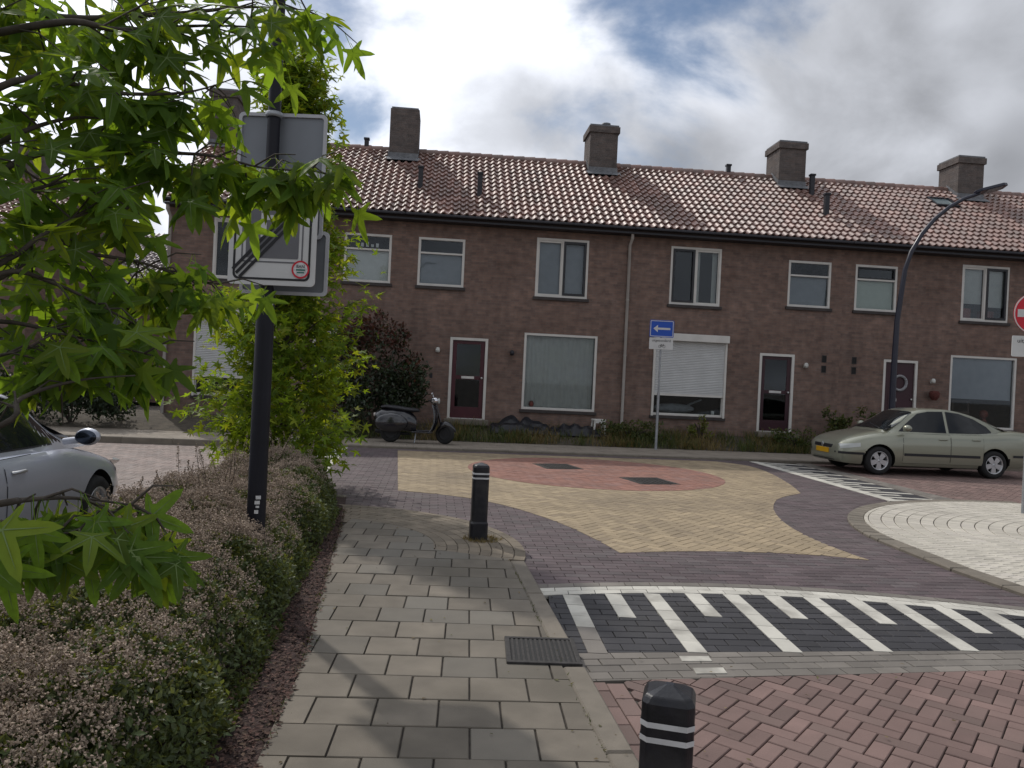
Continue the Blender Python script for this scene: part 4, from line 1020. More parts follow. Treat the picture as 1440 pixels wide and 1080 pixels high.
# ---- no entry sign on the island
ne = thing('no_entry_sign', (7.46, 11.26, .035), rad(-6), 'red round no entry sign with bicycle plate, cut off at the right edge', 'sign')
b = MB(); b.tube([(0, 0, -.1), (0, 0, 1.55)], .042, 16); b.tube([(0, 0, 1.55), (0, 0, 3.15)], .026, 16); b.build('post', M_galv, ne)
a_ = np.linspace(0, 2 * math.pi, 40, endpoint=False)
b = MB(); b.plate([(.30 * math.cos(a), 2.875 + .30 * math.sin(a)) for a in a_], -.042, -.030); dp = b.build('disc', M_signr, ne)
b = MB(); b.ring([(.30 * math.cos(a), 2.875 + .30 * math.sin(a)) for a in a_], [(.285 * math.cos(a), 2.875 + .285 * math.sin(a)) for a in a_], -.0445, -.0425); b.build('border', M_signw, dp)
b = MB(); b.plate(rect(-.25, .25, 2.82, 2.93), -.0445, -.0425); b.build('bar', M_signw, dp)
plate_under(ne, 2.25, .30, .30, -.034, .088)

# ---- curved street lamp behind the sedan
lp = thing('street_lamp', (9.66, 19.85, .06), rad(5), 'dark curved street lamp with flat head behind the parked sedan', 'street lamp')
pts = [(0, 0, -.1), (0, 0, 2.2), (.02, 0, 3.5), (.16, 0, 4.78), (.30, 0, 5.25), (.56, 0, 5.72), (.88, 0, 6.12), (1.25, 0, 6.45), (1.65, 0, 6.70), (2.05, 0, 6.86)]
b = MB(); b.tube(pts, [.085, .075, .066, .060, .057, .054, .051, .048, .045, .042], 14); b.build('pole', M_navy, lp)
b = MB(); Ml = Matrix.Translation((2.32, 0, 6.98)) @ Matrix.Rotation(rad(-16), 4, 'Y') @ Matrix.Rotation(rad(-14), 4, 'X')
b.prism([(-.40, -.06), (-.28, -.14), (.30, -.18), (.44, -.10), (.44, .10), (.30, .18), (-.28, .14), (-.40, .06)], -.035, .04, Ml); hd = b.build('lamp_head', M_navy, lp, .012)
b = MB(); b.box(-.12, -.11, -.042, .30, .11, -.0355, Ml); b.build('lens', M_galv, hd)

# ---- bollards
def bollard(x, y, z, rz, label):
    t = thing('bollard', (x, y, z), rz, label, 'bollard', 'black bollards along the pavement')
    def oct(w, c): return [(-w + c, -w), (w - c, -w), (w, -w + c), (w, w - c), (w - c, w), (-w + c, w), (-w, w - c), (-w, -w + c)]
    b = MB(); secs = [(.088, .022, -.1), (.088, .022, .16), (.080, .022, .18), (.080, .022, .715), (.07, .02, .735), (.012, .004, .757)]
    v = []; 
    for w, c, zz in secs: v += [(px, py, zz) for px, py in oct(w, c)]
    f = [(i * 8 + j, i * 8 + (j + 1) % 8, (i + 1) * 8 + (j + 1) % 8, (i + 1) * 8 + j) for i in range(len(secs) - 1) for j in range(8)] + [tuple(range(40, 48))]
    b.add(v, f); b.build('body', mat('bollard_black', (.010, .010, .014), .38, .3, 18, bump=.0012, bscale=90, stain=.6, stain_scale=7, stain_col=(.045, .043, .042)), t, .006)
    for zz in (.60, .645):
        q = MB(); o = oct(.0815, .0225)
        q.add([(px, py, zz) for px, py in o] + [(px, py, zz + .017) for px, py in o], [(j, (j + 1) % 8, 8 + (j + 1) % 8, 8 + j) for j in range(8)]); q.build('reflective_band', M_band, t)
    return t
bx, by = G(672, 757, .02); bollard(bx, by, .018, rad(8), 'black bollard with two pale bands at the rounded pavement corner')
nb = at(942, 962, 2.42); bollard(nb.x, nb.y, nb.z - .755, rad(-14), 'near black bollard with two pale bands, cut off at the bottom edge')

# ---- white stool and black plastic covered heap by the wall
def fy(x): return 20.8 + SL * (x + 1.3)
sx = 2.33; stl = thing('stool', (sx, fy(sx) - .45, gardZ(sx, fy(sx) - .45)), .2, 'small white plastic stool below the curtained window', 'stool')
M_plw = mat('white_plastic', (.62, .61, .57), .45, .06)
b = MB(); b.prism(rrect(-.17, .17, -.15, .15, .04), .36, .40); b.build('seat', M_plw, stl, .008)
for ax in (-1, 1):
    for ay in (-1, 1):
        b = MB(); b.tube([(ax * .12, ay * .10, .37), (ax * .165, ay * .14, -.03)], [.032, .024], 8); b.build('leg', M_plw, stl)
b = MB(); b.box(-.13, -.155, .30, .13, -.145, .36); b.box(-.13, .145, .30, .13, .155, .36); b.build('apron', M_plw, stl)
def heap(x0, x1, h, label, seed, gx=44, gy=10, dep=.8):
    rr = random.Random(seed); xm = (x0 + x1) / 2; base = gardZ(xm, fy(xm) - .5)
    t = thing('plastic_heap', (xm, fy(xm) - .55, base), FA, label, 'plastic sheet', 'black plastic heaps under the window')
    ph = [(rr.uniform(2, 9), rr.uniform(2, 12), rr.uniform(0, 6)) for _ in range(9)]
    V, Fc = [], []
    for i in range(gx + 1):
        for j in range(gy + 1):
            u, v = i / gx, j / gy; x = (u - .5) * (x1 - x0); y = (v - .5) * dep
            e = (math.sin(math.pi * min(1, max(0, u))) ** .35) * (math.sin(math.pi * v) ** .5)
            z = h * e * (.75 + .10 * sum(math.sin(a * x + b_ * y * 2 + c) for a, b_, c in ph[:5])) + .03 * e * sum(math.sin(3.1 * a * x - 2.3 * b_ * y + c) for a, b_, c in ph[5:])
            V.append((x, y, max(z, -.05) - .03))
    Fc = [(i * (gy + 1) + j, (i + 1) * (gy + 1) + j, (i + 1) * (gy + 1) + j + 1, i * (gy + 1) + j + 1) for i in range(gx) for j in range(gy)]
    b = MB(); b.add(V, Fc, True); b.build('sheet', mat('black_plastic', (.016, .016, .02), .38, .2, 12, bump=.012, bscale=14), t)
heap(-.55, 1.05, .40, 'black plastic sheet heaped beside the maroon door', 3)
heap(.95, 2.45, .30, 'black plastic sheet heaped under the curtained window', 5)

# ================================================================== VEHICLES
def pchip(xk, yk, x):
    xk, yk = np.array(xk, float), np.array(yk, float); h = np.diff(xk); d = np.diff(yk) / h
    m = np.zeros_like(yk); m[0], m[-1] = d[0], d[-1]
    for i in range(1, len(xk) - 1):
        if d[i - 1] * d[i] > 0: w1, w2 = 2 * h[i] + h[i - 1], h[i] + 2 * h[i - 1]; m[i] = (w1 + w2) / (w1 / d[i - 1] + w2 / d[i])
    x = np.atleast_1d(np.clip(x, xk[0], xk[-1])); i = np.clip(np.searchsorted(xk, x) - 1, 0, len(h) - 1)
    t = (x - xk[i]) / h[i]
    return (2 * t**3 - 3 * t**2 + 1) * yk[i] + (t**3 - 2 * t**2 + t) * h[i] * m[i] + (-2 * t**3 + 3 * t**2) * yk[i + 1] + (t**3 - t**2) * h[i] * m[i + 1]
def boolean_cut(o, cutter_mb):
    c = cutter_mb.build('cutter_tmp', M_blk); md = o.modifiers.new('cut', 'BOOLEAN'); md.object = c; md.operation = 'DIFFERENCE'; md.solver = 'EXACT'
    dg = bpy.context.evaluated_depsgraph_get(); me = bpy.data.meshes.new_from_object(o.evaluated_get(dg))
    o.modifiers.clear(); old = o.data; o.data = me; bpy.data.meshes.remove(old); bpy.data.objects.remove(c)

M_tyre = mat('tyre_rubber', (.018, .018, .018), .85, .15, 20); M_rim = mat('alloy_rim', (.50, .51, .52), .32, .06, metal=.7)
M_well = mat('wheel_well', (.008, .008, .008), .95); M_trim = mat('black_trim', (.018, .018, .02), .55, .1)
M_cglass = glass_mat('car_glass', (.16, .19, .18), .03); M_lens = mat('headlamp_lens', (.46, .48, .46), .15, .05, coat=1.0)
M_int = mat('car_interior', (.03, .03, .032), .9)
class Car:
    def __init__(s, name, label, loc, rz, paint, low, green, axles, r_wheel, doors, wins, ws, rw, belt):
        s.t = thing(name, loc, rz, label, 'car'); s.low, s.green = low, green; s.paint = paint; s.belt = belt
        s.lx = [p[0] for p in low]; s.gx = [p[0] for p in green]
        X = np.linspace(s.lx[0], s.lx[-1], 90); ring = []
        rings = [s.section(x) for x in X]; n = len(rings[0]); b = MB(); v = [p for r in rings for p in r]
        f = [(i * n + j, (i + 1) * n + j, (i + 1) * n + (j + 1) % n, i * n + (j + 1) % n) for i in range(len(X) - 1) for j in range(n)]
        b.add(v, f, True); b.add(rings[0], [tuple(range(n))], True); b.add(rings[-1], [tuple(range(n))[::-1]], True)
        me = bpy.data.meshes.new('body'); me.from_pydata(b.v, [], b.f); me.materials.append(paint)
        import bmesh; bm = bmesh.new(); bm.from_mesh(me); bmesh.ops.remove_doubles(bm, verts=bm.verts, dist=1e-5); bmesh.ops.recalc_face_normals(bm, faces=bm.faces); bm.to_mesh(me); bm.free()
        body = link(bpy.data.objects.new('body', me), s.t); s.body = body
        me.materials.append(M_well)
        cut = MB(); hw = max(p[3] for p in low)
        for ax in axles:
            for sy in (-1, 1):
                R_ = r_wheel + .055; m4 = Matrix.Translation((ax, sy * (hw - .09), r_wheel)) @ Matrix.Rotation(rad(90), 4, 'X')
                v = [(R_ * math.cos(a), R_ * math.sin(a), z) for z in (-.19, .19) for a in np.linspace(0, 2 * math.pi, 32, endpoint=False)]
                cut.add(v, [tuple(range(32))[::-1], tuple(range(32, 64))] + [(i, (i + 1) % 32, 32 + (i + 1) % 32, 32 + i) for i in range(32)], M=m4)
        bpy.context.view_layer.update(); wm = s.t.matrix_world.copy(); s.t.matrix_world = Matrix.Identity(4); bpy.context.view_layer.update()
        boolean_cut(body, cut); s.t.location = loc; s.t.rotation_euler = (0, 0, rz)
        me = body.data
        for p in me.polygons: p.use_smooth = True
        try: me.set_sharp_from_angle(angle=rad(35))
        except Exception: pass
        for p in me.polygons:        # faces of the wheel wells are black
            c = p.center
            for ax in axles:
                if abs(math.hypot(c.x - ax, c.z - r_wheel) - (r_wheel + .055)) < .006 and abs(c.y) < hw - .02: p.material_index = 1
            if abs(c.y) < hw - .25 and abs(abs(p.normal.y)) > .95 and c.z < .7: p.material_index = 1
        # greenhouse
        X = np.linspace(s.gx[0], s.gx[-1], 50); rings = [s.gsec(x) for x in X]; n = len(rings[0]); b = MB()
        f = [(i * n + j, (i + 1) * n + j, (i + 1) * n + j + 1, i * n + j + 1) for i in range(len(X) - 1) for j in range(n - 1)]
        b.add([p for r in rings for p in r], f, True); roof = b.build('roof', paint, s.t)
        for nm, poly in wins:
            for sy in (-1, 1): s.side_patch(nm, poly, sy, .005, M_cglassd, s.t)
        for nm, (x0, x1, w0, w1) in (('windscreen', ws), ('rear_window', rw)):
            b = MB(); NX_, NY_ = 10, 8; v = []
            for i in range(NX_ + 1):
                x = x0 + (x1 - x0) * i / NX_; w = w0 + (w1 - w0) * i / NX_; 
                for j in range(NY_ + 1):
                    y = w * (2 * j / NY_ - 1); v.append((x, y, s.gtop(x, y) + .010))
            b.add(v, [(i * (NY_ + 1) + j, (i + 1) * (NY_ + 1) + j, (i + 1) * (NY_ + 1) + j + 1, i * (NY_ + 1) + j + 1) for i in range(NX_) for j in range(NY_)], True)
            b.build(nm, M_cglassd, s.t)
        for k, (x0, x1, z0, z1) in enumerate(doors):
            for sy in (-1, 1):
                s.body_patch('door_gap', x0 - .006, x1 + .006, z0 - .006, z1 + .004, sy, .0015, M_well, s.t)
                d = s.body_patch('door', x0, x1, z0, z1, sy, .004, paint, s.t)
                hx, hz = x0 + .16, z1 - .10; y = s.side_y(hx, hz)
                q = MB(); q.tube([(hx - .09, sy * (y + .008), hz), (hx - .06, sy * (y + .03), hz + .004), (hx + .06, sy * (y + .03), hz + .004), (hx + .09, sy * (y + .008), hz)], .013, 8); q.build('door_handle', s.handle, d)
        for ax in axles:
            for sy in (-1, 1): s.wheel(ax, sy * (hw - .105), r_wheel, sy)
        MB().box(axles[1] - .5, -.55, .17, axles[0] + .35, .55, .26).build('underbody', M_well, s.t)
    handle = None
    def par(s, x, tab, k): return float(pchip([p[0] for p in tab], [p[k] for p in tab], x)[0])
    def half(s, x):
        zt, zb, w, cr = (s.par(x, s.low, k) for k in (1, 2, 3, 4))
        H_ = zt - zb
        return [(0, zt + cr), (.45 * w, zt + cr * .85), (.78 * w, zt + cr * .25), (.90 * w, zt - .025), (.965 * w, zt - .085 * min(1, H_ / .5)), (w, zt - .22 * min(1, H_ / .5)), (1.003 * w, zt - H_ * .5), (1.0 * w, zb + .24 * min(1, H_ / .5)), (.975 * w, zb + .09), (.92 * w, zb + .015), (.80 * w, zb), (0, zb)]
    def section(s, x):
        h = s.half(x); r = [(x, y, z) for y, z in h] + [(x, -y, z) for y, z in h[1:-1][::-1]]
        return r
    def side_y(s, x, z):
        h = s.half(x)
        for (y0, z0), (y1, z1) in zip(h[:-1], h[1:]):
            if y0 > .5 * h[5][0] and z1 <= z <= z0: return y0 + (y1 - y0) * (z0 - z) / max(1e-6, z0 - z1)
        return h[6][0]
    def gpar(s, x): return [s.par(x, s.green, k) for k in (1, 2, 3)]
    def gsec(s, x):
        zt, wb, wt = s.gpar(x); zb = s.belt - .04; zt = max(zt, zb + .005); d = min(1, (zt - zb) / .4)
        hh = [(wb, zb), (wt + (wb - wt) * .12, zt - .10 * d), (wt, zt - .055 * d), (.93 * wt, zt - .022 * d), (.75 * wt, zt - .006 * d), (.4 * wt, zt), (0, zt + .004)]
        # keep the flank straight from the belt to the cant rail
        return [(x, y, z) for y, z in hh] + [(x, -y, z) for y, z in hh[:-1][::-1]]
    def gflank(s, x, z):
        g_ = s.gsec(x); a, c = g_[0], g_[1]; t = (z - a[2]) / max(.02, c[2] - a[2]); return a[1] + (c[1] - a[1]) * t
    def gtop(s, x, y):
        g_ = s.gsec(x)[1:7]; y = abs(y)
        for p, q in zip(g_[:-1], g_[1:]):
            if q[1] <= y <= p[1]: return p[2] + (q[2] - p[2]) * (p[1] - y) / max(1e-6, p[1] - q[1])
        return g_[0][2] if y > g_[0][1] else g_[-1][2]
    def side_patch(s, nm, poly, sy, off, m, parent):
        b = MB(); c = (sum(p[0] for p in poly) / len(poly), sum(p[1] for p in poly) / len(poly)); P = []
        for i in range(len(poly)):
            a, d = poly[i], poly[(i + 1) % len(poly)]; P += [(a[0] + (d[0] - a[0]) * k / 4, a[1] + (d[1] - a[1]) * k / 4) for k in range(4)]
        v = []
        for sc in (0, .35, .7, 1.0):
            v += [(c[0] + (x - c[0]) * sc, c[1] + (z - c[1]) * sc) for x, z in P]
        n = len(P); v3 = [(x, sy * (s.gflank(x, z) + off), z) for x, z in v]
        f = [(k * n + i, (k + 1) * n + i, (k + 1) * n + (i + 1) % n, k * n + (i + 1) % n) for k in range(3) for i in range(n)]
        b.add(v3, f, True)
        q = MB(); o = [(c[0] + (x - c[0]) * 1.035, c[1] + (z - c[1]) * 1.06) for x, z in P]
        v4 = [(x, sy * (s.gflank(x, z) + off * .6), z) for x, z in o] + v3[3 * n:]
        w = b.build(nm, m, parent)
        q.add(v4, [(i, n + i, n + (i + 1) % n, (i + 1) % n) for i in range(n)], False); q.build('seal', M_trim, w); return w
    def body_patch(s, nm, x0, x1, z0, z1, sy, off, m, parent, nx=10, nz=10):
        b = MB(); v = []; A0, A1 = z0 if isinstance(z0, tuple) else (z0, z0), z1 if isinstance(z1, tuple) else (z1, z1)
        for i in range(nx + 1):
            x = x0 + (x1 - x0) * i / nx
            for j in range(nz + 1):
                t = i / nx; a_, c_ = A0[0] + (A0[1] - A0[0]) * t, A1[0] + (A1[1] - A1[0]) * t; z = a_ + (c_ - a_) * j / nz; v.append((x, sy * (s.side_y(x, z) + off), z))
        b.add(v, [(i * (nz + 1) + j, (i + 1) * (nz + 1) + j, (i + 1) * (nz + 1) + j + 1, i * (nz + 1) + j + 1) for i in range(nx) for j in range(nz)], True)
        return b.build(nm, m, parent)
    def wheel(s, x, y, r, sy):
        m4 = Matrix.Translation((x, y, r)) @ Matrix.Rotation(rad(-90 * sy), 4, 'X')      # local +z points outwards
        h = MB(); h.lathe([(.0, -.02), (r * .5, -.02), (r * .55, -.08)], 20, m4); w = h.build('wheel', M_well, s.t)
        t = MB(); t.lathe([(r * .64, .085), (r * .70, .10), (r * .90, .10), (r * .975, .075), (r, .04), (r, -.05), (r * .96, -.09), (r * .64, -.09)], 36, m4); t.build('tyre', M_tyre, w)
        q = MB(); q.lathe([(r * .665, .092), (r * .655, .10), (r * .60, .085), (r * .58, .0)], 36, m4); q.lathe([(0, .075), (r * .12, .073), (r * .16, .06), (r * .17, .02)], 20, m4)
        for k in range(5):
            a = 2 * math.pi * k / 5 + .3
            ca, sa = math.cos(a), math.sin(a); pw = r * .135; pw2 = r * .20
            pts_ = [(r * .10, -pw), (r * .62, -pw2), (r * .62, pw2), (r * .10, pw)]
            v = [(px * ca - py * sa, px * sa + py * ca, z) for z in (.045, .078) for px, py in pts_]
            q.add(v, [(4, 5, 6, 7), (0, 1, 5, 4), (1, 2, 6, 5), (2, 3, 7, 6), (3, 0, 4, 7)], False, m4)
        q.build('rim', M_rim, w)
def dark_glass(name, col, rough=.04):
    return mat(name, col, rough, 0.0, spec=.35)
M_cglassd = dark_glass('car_window', (.012, .014, .016))
def car_paint(name, col, metal=.5): return mat(name, col, .32, .02, 3, metal=metal, coat=.8)

# ---- beige-green sedan on the right street
M_p1 = car_paint('champagne_paint', (.275, .280, .215), .4); Car.handle = M_p1
F1 = Vector(G(1229, 663, .03)); 
axF, axR = 1.29, -1.29
dirc = Vector((-1, -.105)).normalized(); rzc = math.atan2(dirc.y, dirc.x)
near = Vector((-dirc.y, dirc.x))                                   # the car's left side
fw = Vector((7.72, 16.40))                                        # front near wheel contact
cen = fw - dirc * axF - near * .74
low = [(-2.36, .80, .34, .52, .01), (-2.32, .93, .28, .68, .015), (-2.15, .985, .23, .76, .02), (-1.85, 1.0, .205, .81, .02), (-1.3, .965, .19, .84, .01), (-.6, .93, .185, .85, .0), (.2, .915, .185, .85, .0),
       (.85, .905, .185, .85, .01), (1.15, .875, .19, .845, .03), (1.55, .80, .19, .83, .04), (1.85, .715, .20, .78, .04), (2.0, .645, .215, .70, .03), (2.07, .59, .25, .60, .02), (2.10, .50, .30, .48, .01)]
green = [(-1.95, .97, .70, .50), (-1.55, 1.10, .735, .53), (-1.2, 1.24, .75, .545), (-.8, 1.36, .76, .555), (-.3, 1.425, .765, .56), (.1, 1.415, .765, .56), (.38, 1.355, .765, .55), (.75, 1.15, .765, .55), (1.08, .94, .75, .56), (1.18, .885, .74, .56)]
sedan = Car('sedan', 'beige green four door sedan parked at the far kerb', (cen.x, cen.y, -.018), rzc, M_p1, low, green, (axF, axR), .295,
            [(-.27, .78, .27, .885), (-1.02, -.29, .27, .90)],
            [('front_window', [(.80, .935), (.33, 1.30), (.10, 1.35), (-.22, 1.36), (-.22, .935)]), ('rear_side_window', [(-.31, .935), (-.31, 1.36), (-.62, 1.33), (-.95, 1.23), (-1.22, 1.09), (-1.30, .99), (-1.24, .945)])],
            (1.08, .42, .66, .51), (-1.75, -.95, .60, .49), .90)
T1 = sedan.t
for sy in (-1, 1):
    sedan.body_patch('headlight', 1.70, 2.05, (.575, .515), (.655, .605), sy, .006, M_lens, T1)
    sedan.body_patch('bumper_strip', 1.62, 2.075, .405, .455, sy, .008, M_trim, T1)
    sedan.body_patch('side_moulding', -.95, .76, .42, .475, sy, .010, M_trim, T1)
    sedan.body_patch('rear_bumper_strip', -2.30, -1.72, .46, .51, sy, .008, M_trim, T1)
    sedan.body_patch('tail_light', -2.33, -2.12, .72, .86, sy, .006, mat('tail_red', (.25, .01, .012), .2, coat=1), T1)
    mz = MB(); mz.ellipsoid((.74, sy * .89, 1.0), (.085, .10, .07)); mz.tube([(.74, sy * .78, .95), (.74, sy * .85, .98)], .025, 8); mz.build('wing_mirror', M_p1, T1)
b = MB(); b.box(2.070, -.36, .50, 2.106, -.03, .575); b.box(2.070, .03, .50, 2.106, .36, .575); b.build('grille', M_trim, T1, .01)
b = MB(); b.plate([(-.045, 0), (0, -.06), (.045, 0), (0, .06)], 0, .012, Matrix.Translation((2.118, 0, .55)) @ Matrix.Rotation(rad(90), 4, 'Z')); b.build('emblem', M_rim, T1)
b = MB(); b.box(2.085, -.26, .385, 2.118, .26, .49); b.build('number_plate', mat('plate_yellow', (.62, .33, .01), .45, .05), T1, .004)
b = MB(); b.box(2.03, -.52, .405, 2.098, .52, .455); b.build('bumper_strip', M_trim, T1, .015)
b = MB(); b.box(1.95, -.45, .245, 2.075, .45, .345); b.build('lower_grille', M_trim, T1, .02)
for sy in (-1, 1):
    b = MB(); b.lathe([(.0, .0), (.05, .0), (.055, -.02)], 14, Matrix.Translation((2.04, sy * .52, .30)) @ Matrix.Rotation(rad(90), 4, 'Y')); b.build('fog_lamp', M_lens, T1)
b = MB(); b.tube([(1.08, .45, .955), (.98, .0, 1.015), (.93, -.2, 1.045)], .010, 6); b.build('wiper', M_trim, T1)
# ---- silver grey hatchback behind the planting, left
M_p2 = car_paint('silver_paint', (.46, .48, .54), .3); Car.handle = M_rim
low2 = [(-2.10, .80, .34, .55, .01), (-2.05, .95, .28, .70, .01), (-1.85, 1.0, .22, .80, .01), (-1.3, .99, .19, .865, .0), (-.6, .97, .185, .88, .0), (.2, .955, .185, .88, .0),
        (.85, .935, .185, .88, .01), (1.2, .875, .19, .875, .03), (1.6, .79, .19, .86, .04), (1.9, .71, .20, .80, .04), (2.08, .64, .22, .70, .03), (2.17, .58, .26, .58, .02), (2.2, .50, .30, .48, .01)]
green2 = [(-2.02, .98, .70, .50), (-1.75, 1.22, .74, .54), (-1.45, 1.36, .77, .57), (-.8, 1.43, .79, .585), (-.2, 1.45, .79, .59), (.15, 1.43, .79, .585), (.45, 1.36, .79, .575), (.85, 1.14, .785, .57), (1.15, .975, .77, .57), (1.25, .92, .76, .57)]
h2 = rad(90 + 4.5)
hatch = Car('hatchback', 'silver grey hatchback parked behind the planting, cut off at the left edge', (-4.54, 5.86, -.078), h2, M_p2, low2, green2, (1.31, -1.29), .315,
            [(-.22, .90, .27, .925), (-1.05, -.24, .27, .94)],
            [('front_window', [(.88, .975), (.42, 1.31), (.15, 1.365), (-.18, 1.38), (-.18, .985)]), ('rear_side_window', [(-.27, .985), (-.27, 1.38), (-.7, 1.37), (-1.15, 1.30), (-1.30, 1.15), (-1.20, 1.0)])],
            (1.12, .46, .69, .53), (-1.85, -1.5, .62, .52), .95)
for sy in (-1, 1):
    b = MB(); mp = Matrix.Translation((.80, sy * .98, 1.03))
    b.ellipsoid((0, 0, 0), (.062, .105, .075), M=mp); b.tube([(0, -sy * .20, -.05), (0, -sy * .08, -.03)], .03, 8, M=mp); q = b.build('wing_mirror', M_p2, hatch.t)
    b = MB(); b.ellipsoid((-.050, 0, .0), (.018, .09, .062), M=mp); b.build('mirror_glass', mat('mirror_glass', (.05, .06, .08), .05, 0, metal=.9), q)
    hatch.body_patch('headlight', 1.85, 2.14, .58, .70, sy, .006, M_lens, hatch.t)
    hatch.body_patch('tail_light', -2.06, -1.85, .72, .90, sy, .006, mat('tail_red', (.25, .01, .012), .2, coat=1), hatch.t)

# ---- black scooter on the far pavement
M_sc = mat('scooter_black', (.010, .010, .014), .22, .1, spec=.6, coat=.7); M_seat = mat('scooter_seat', (.02, .02, .024), .5, .1); M_chr = mat('chrome', (.6, .6, .62), .12, 0, metal=1.0)
sp_ = at(628, 618, 17.9); rear_ = at(556, 612, 17.8)
scx = (sp_.x + rear_.x) / 2
scoot = thing('scooter', (scx - .13, 17.95, .045), rad(4), 'black motor scooter parked on the far pavement beside the red leaved shrub', 'scooter')
def sc_wheel(x, r, rz, nm='wheel'):
    m4 = Matrix.Translation((x, 0, r)) @ Matrix.Rotation(rz, 4, 'Z') @ Matrix.Rotation(rad(90), 4, 'X')
    h = MB(); h.lathe([(0, .035), (r * .25, .035), (r * .5, .03), (r * .62, .045), (r * .62, -.045), (r * .5, -.03), (0, -.035)], 22, m4); w = h.build('wheel', M_trim, scoot)
    t = MB(); t.lathe([(r * .62, .045), (r * .8, .058), (r * .95, .04), (r, 0), (r * .95, -.04), (r * .8, -.058), (r * .62, -.045)], 28, m4); t.build('tyre', M_tyre, w)
sc_wheel(.66, .235, rad(-28)); sc_wheel(-.58, .235, 0)
def loft(secs, n=18):
    b = MB(); v = []
    for (cx, cz, ry, rz, lean) in secs:
        for j in range(n):
            a = 2 * math.pi * j / n; v.append((cx + lean * math.sin(a), ry * math.cos(a) * (1 if True else 1), cz + rz * math.sin(a)))
    f = [(i * n + j, i * n + (j + 1) % n, (i + 1) * n + (j + 1) % n, (i + 1) * n + j) for i in range(len(secs) - 1) for j in range(n)]
    b.add(v, f, True); b.add(v[:n], [tuple(range(n))[::-1]], True); b.add(v[-n:], [tuple(range(n))], True); return b
# rounded rear body and side cowls
loft([(-.95, .58, .05, .05, .0), (-.92, .58, .13, .13, .0), (-.80, .56, .20, .21, 0), (-.55, .53, .23, .26, 0), (-.28, .52, .20, .25, 0), (-.10, .47, .15, .22, 0), (.0, .42, .10, .17, 0)]).build('rear_body', M_sc, scoot)
for sy in (-1, 1):
    b = MB(); b.ellipsoid((-.56, sy * .17, .46), (.38, .11, .22)); b.build('side_cowl', M_sc, scoot)
b = MB(); s_ = [(-.82, .80, .09, .03), (-.70, .815, .14, .045), (-.45, .79, .15, .055), (-.20, .76, .14, .055), (.0, .755, .11, .045), (.06, .745, .06, .02)]
loft([(x, z, ry, rz_, 0) for x, z, ry, rz_ in s_]).build('seat', M_seat, scoot)
b = MB(); b.box(-.10, -.19, .245, .36, .19, .285); b.box(-.10, -.05, .285, .36, .05, .31); b.build('floorboard', M_sc, scoot, .015)
# leg shield curving up to the handlebar
v = []; prof = [(.34, .26, .20), (.41, .36, .21), (.46, .50, .215), (.46, .65, .20), (.43, .80, .15), (.40, .90, .08)]
for off in (0, .03):
    for x, z, w in prof:
        for j in range(9):
            t = j / 4 - 1; v.append((x + off - .07 * t * t, w * t, z))
n = 9; k = len(prof); f = []
for o in (0, k * n): f += [(o + i * n + j, o + i * n + j + 1, o + (i + 1) * n + j + 1, o + (i + 1) * n + j) for i in range(k - 1) for j in range(n - 1)]
f += [(i * n, (i + 1) * n, k * n + (i + 1) * n, k * n + i * n) for i in range(k - 1)] + [(i * n + 8, k * n + i * n + 8, k * n + (i + 1) * n + 8, (i + 1) * n + 8) for i in range(k - 1)]
b = MB(); b.add(v, f, True); b.build('leg_shield', M_sc, scoot)
loft([(.50, .30, .03, .03, 0), (.56, .42, .085, .09, 0), (.66, .46, .10, .08, 0), (.78, .42, .09, .08, 0), (.88, .34, .05, .06, 0), (.91, .30, .02, .03, 0)]).build('front_fender', M_sc, scoot)
b = MB(); b.tube([(.62, .06, .24), (.52, .03, .60), (.42, .0, .93)], .028, 10); b.build('fork', M_sc, scoot)
b = MB(); b.ellipsoid((.40, 0, .99), (.11, .10, .085)); hs = b.build('headset', M_chr, scoot)
b = MB(); b.ellipsoid((.49, -.03, .99), (.03, .07, .07)); b.build('headlamp', M_lens, hs)
b = MB(); b.tube([(.40, 0, 1.0), (.36, -.16, 1.02), (.26, -.33, 1.0)], [.02, .018, .018], 8); b.tube([(.40, 0, 1.0), (.40, .16, 1.02), (.30, .33, 1.0)], [.02, .018, .018], 8); b.build('handlebar', M_trim, scoot)
for sy in (-1, 1):
    b = MB(); b.tube([(.37, sy * .15, 1.02), (.34, sy * .22, 1.13)], .007, 6); b.ellipsoid((.33, sy * .24, 1.15), (.02, .055, .035)); b.build('mirror', M_chr, scoot)
b = MB(); b.ellipsoid((-.95, 0, .62), (.04, .07, .05)); b.build('tail_lamp', mat('lamp_pale', (.5, .45, .42), .2, coat=1), scoot)
b = MB(); b.tube([(-.15, .12, .20), (-.55, .16, .20), (-.95, .17, .24)], [.03, .05, .045], 10); b.build('exhaust', M_trim, scoot)
b = MB(); b.tube([(.0, -.08, .27), (-.02, -.20, .02)], .014, 6); b.build('stand', M_galv, scoot)

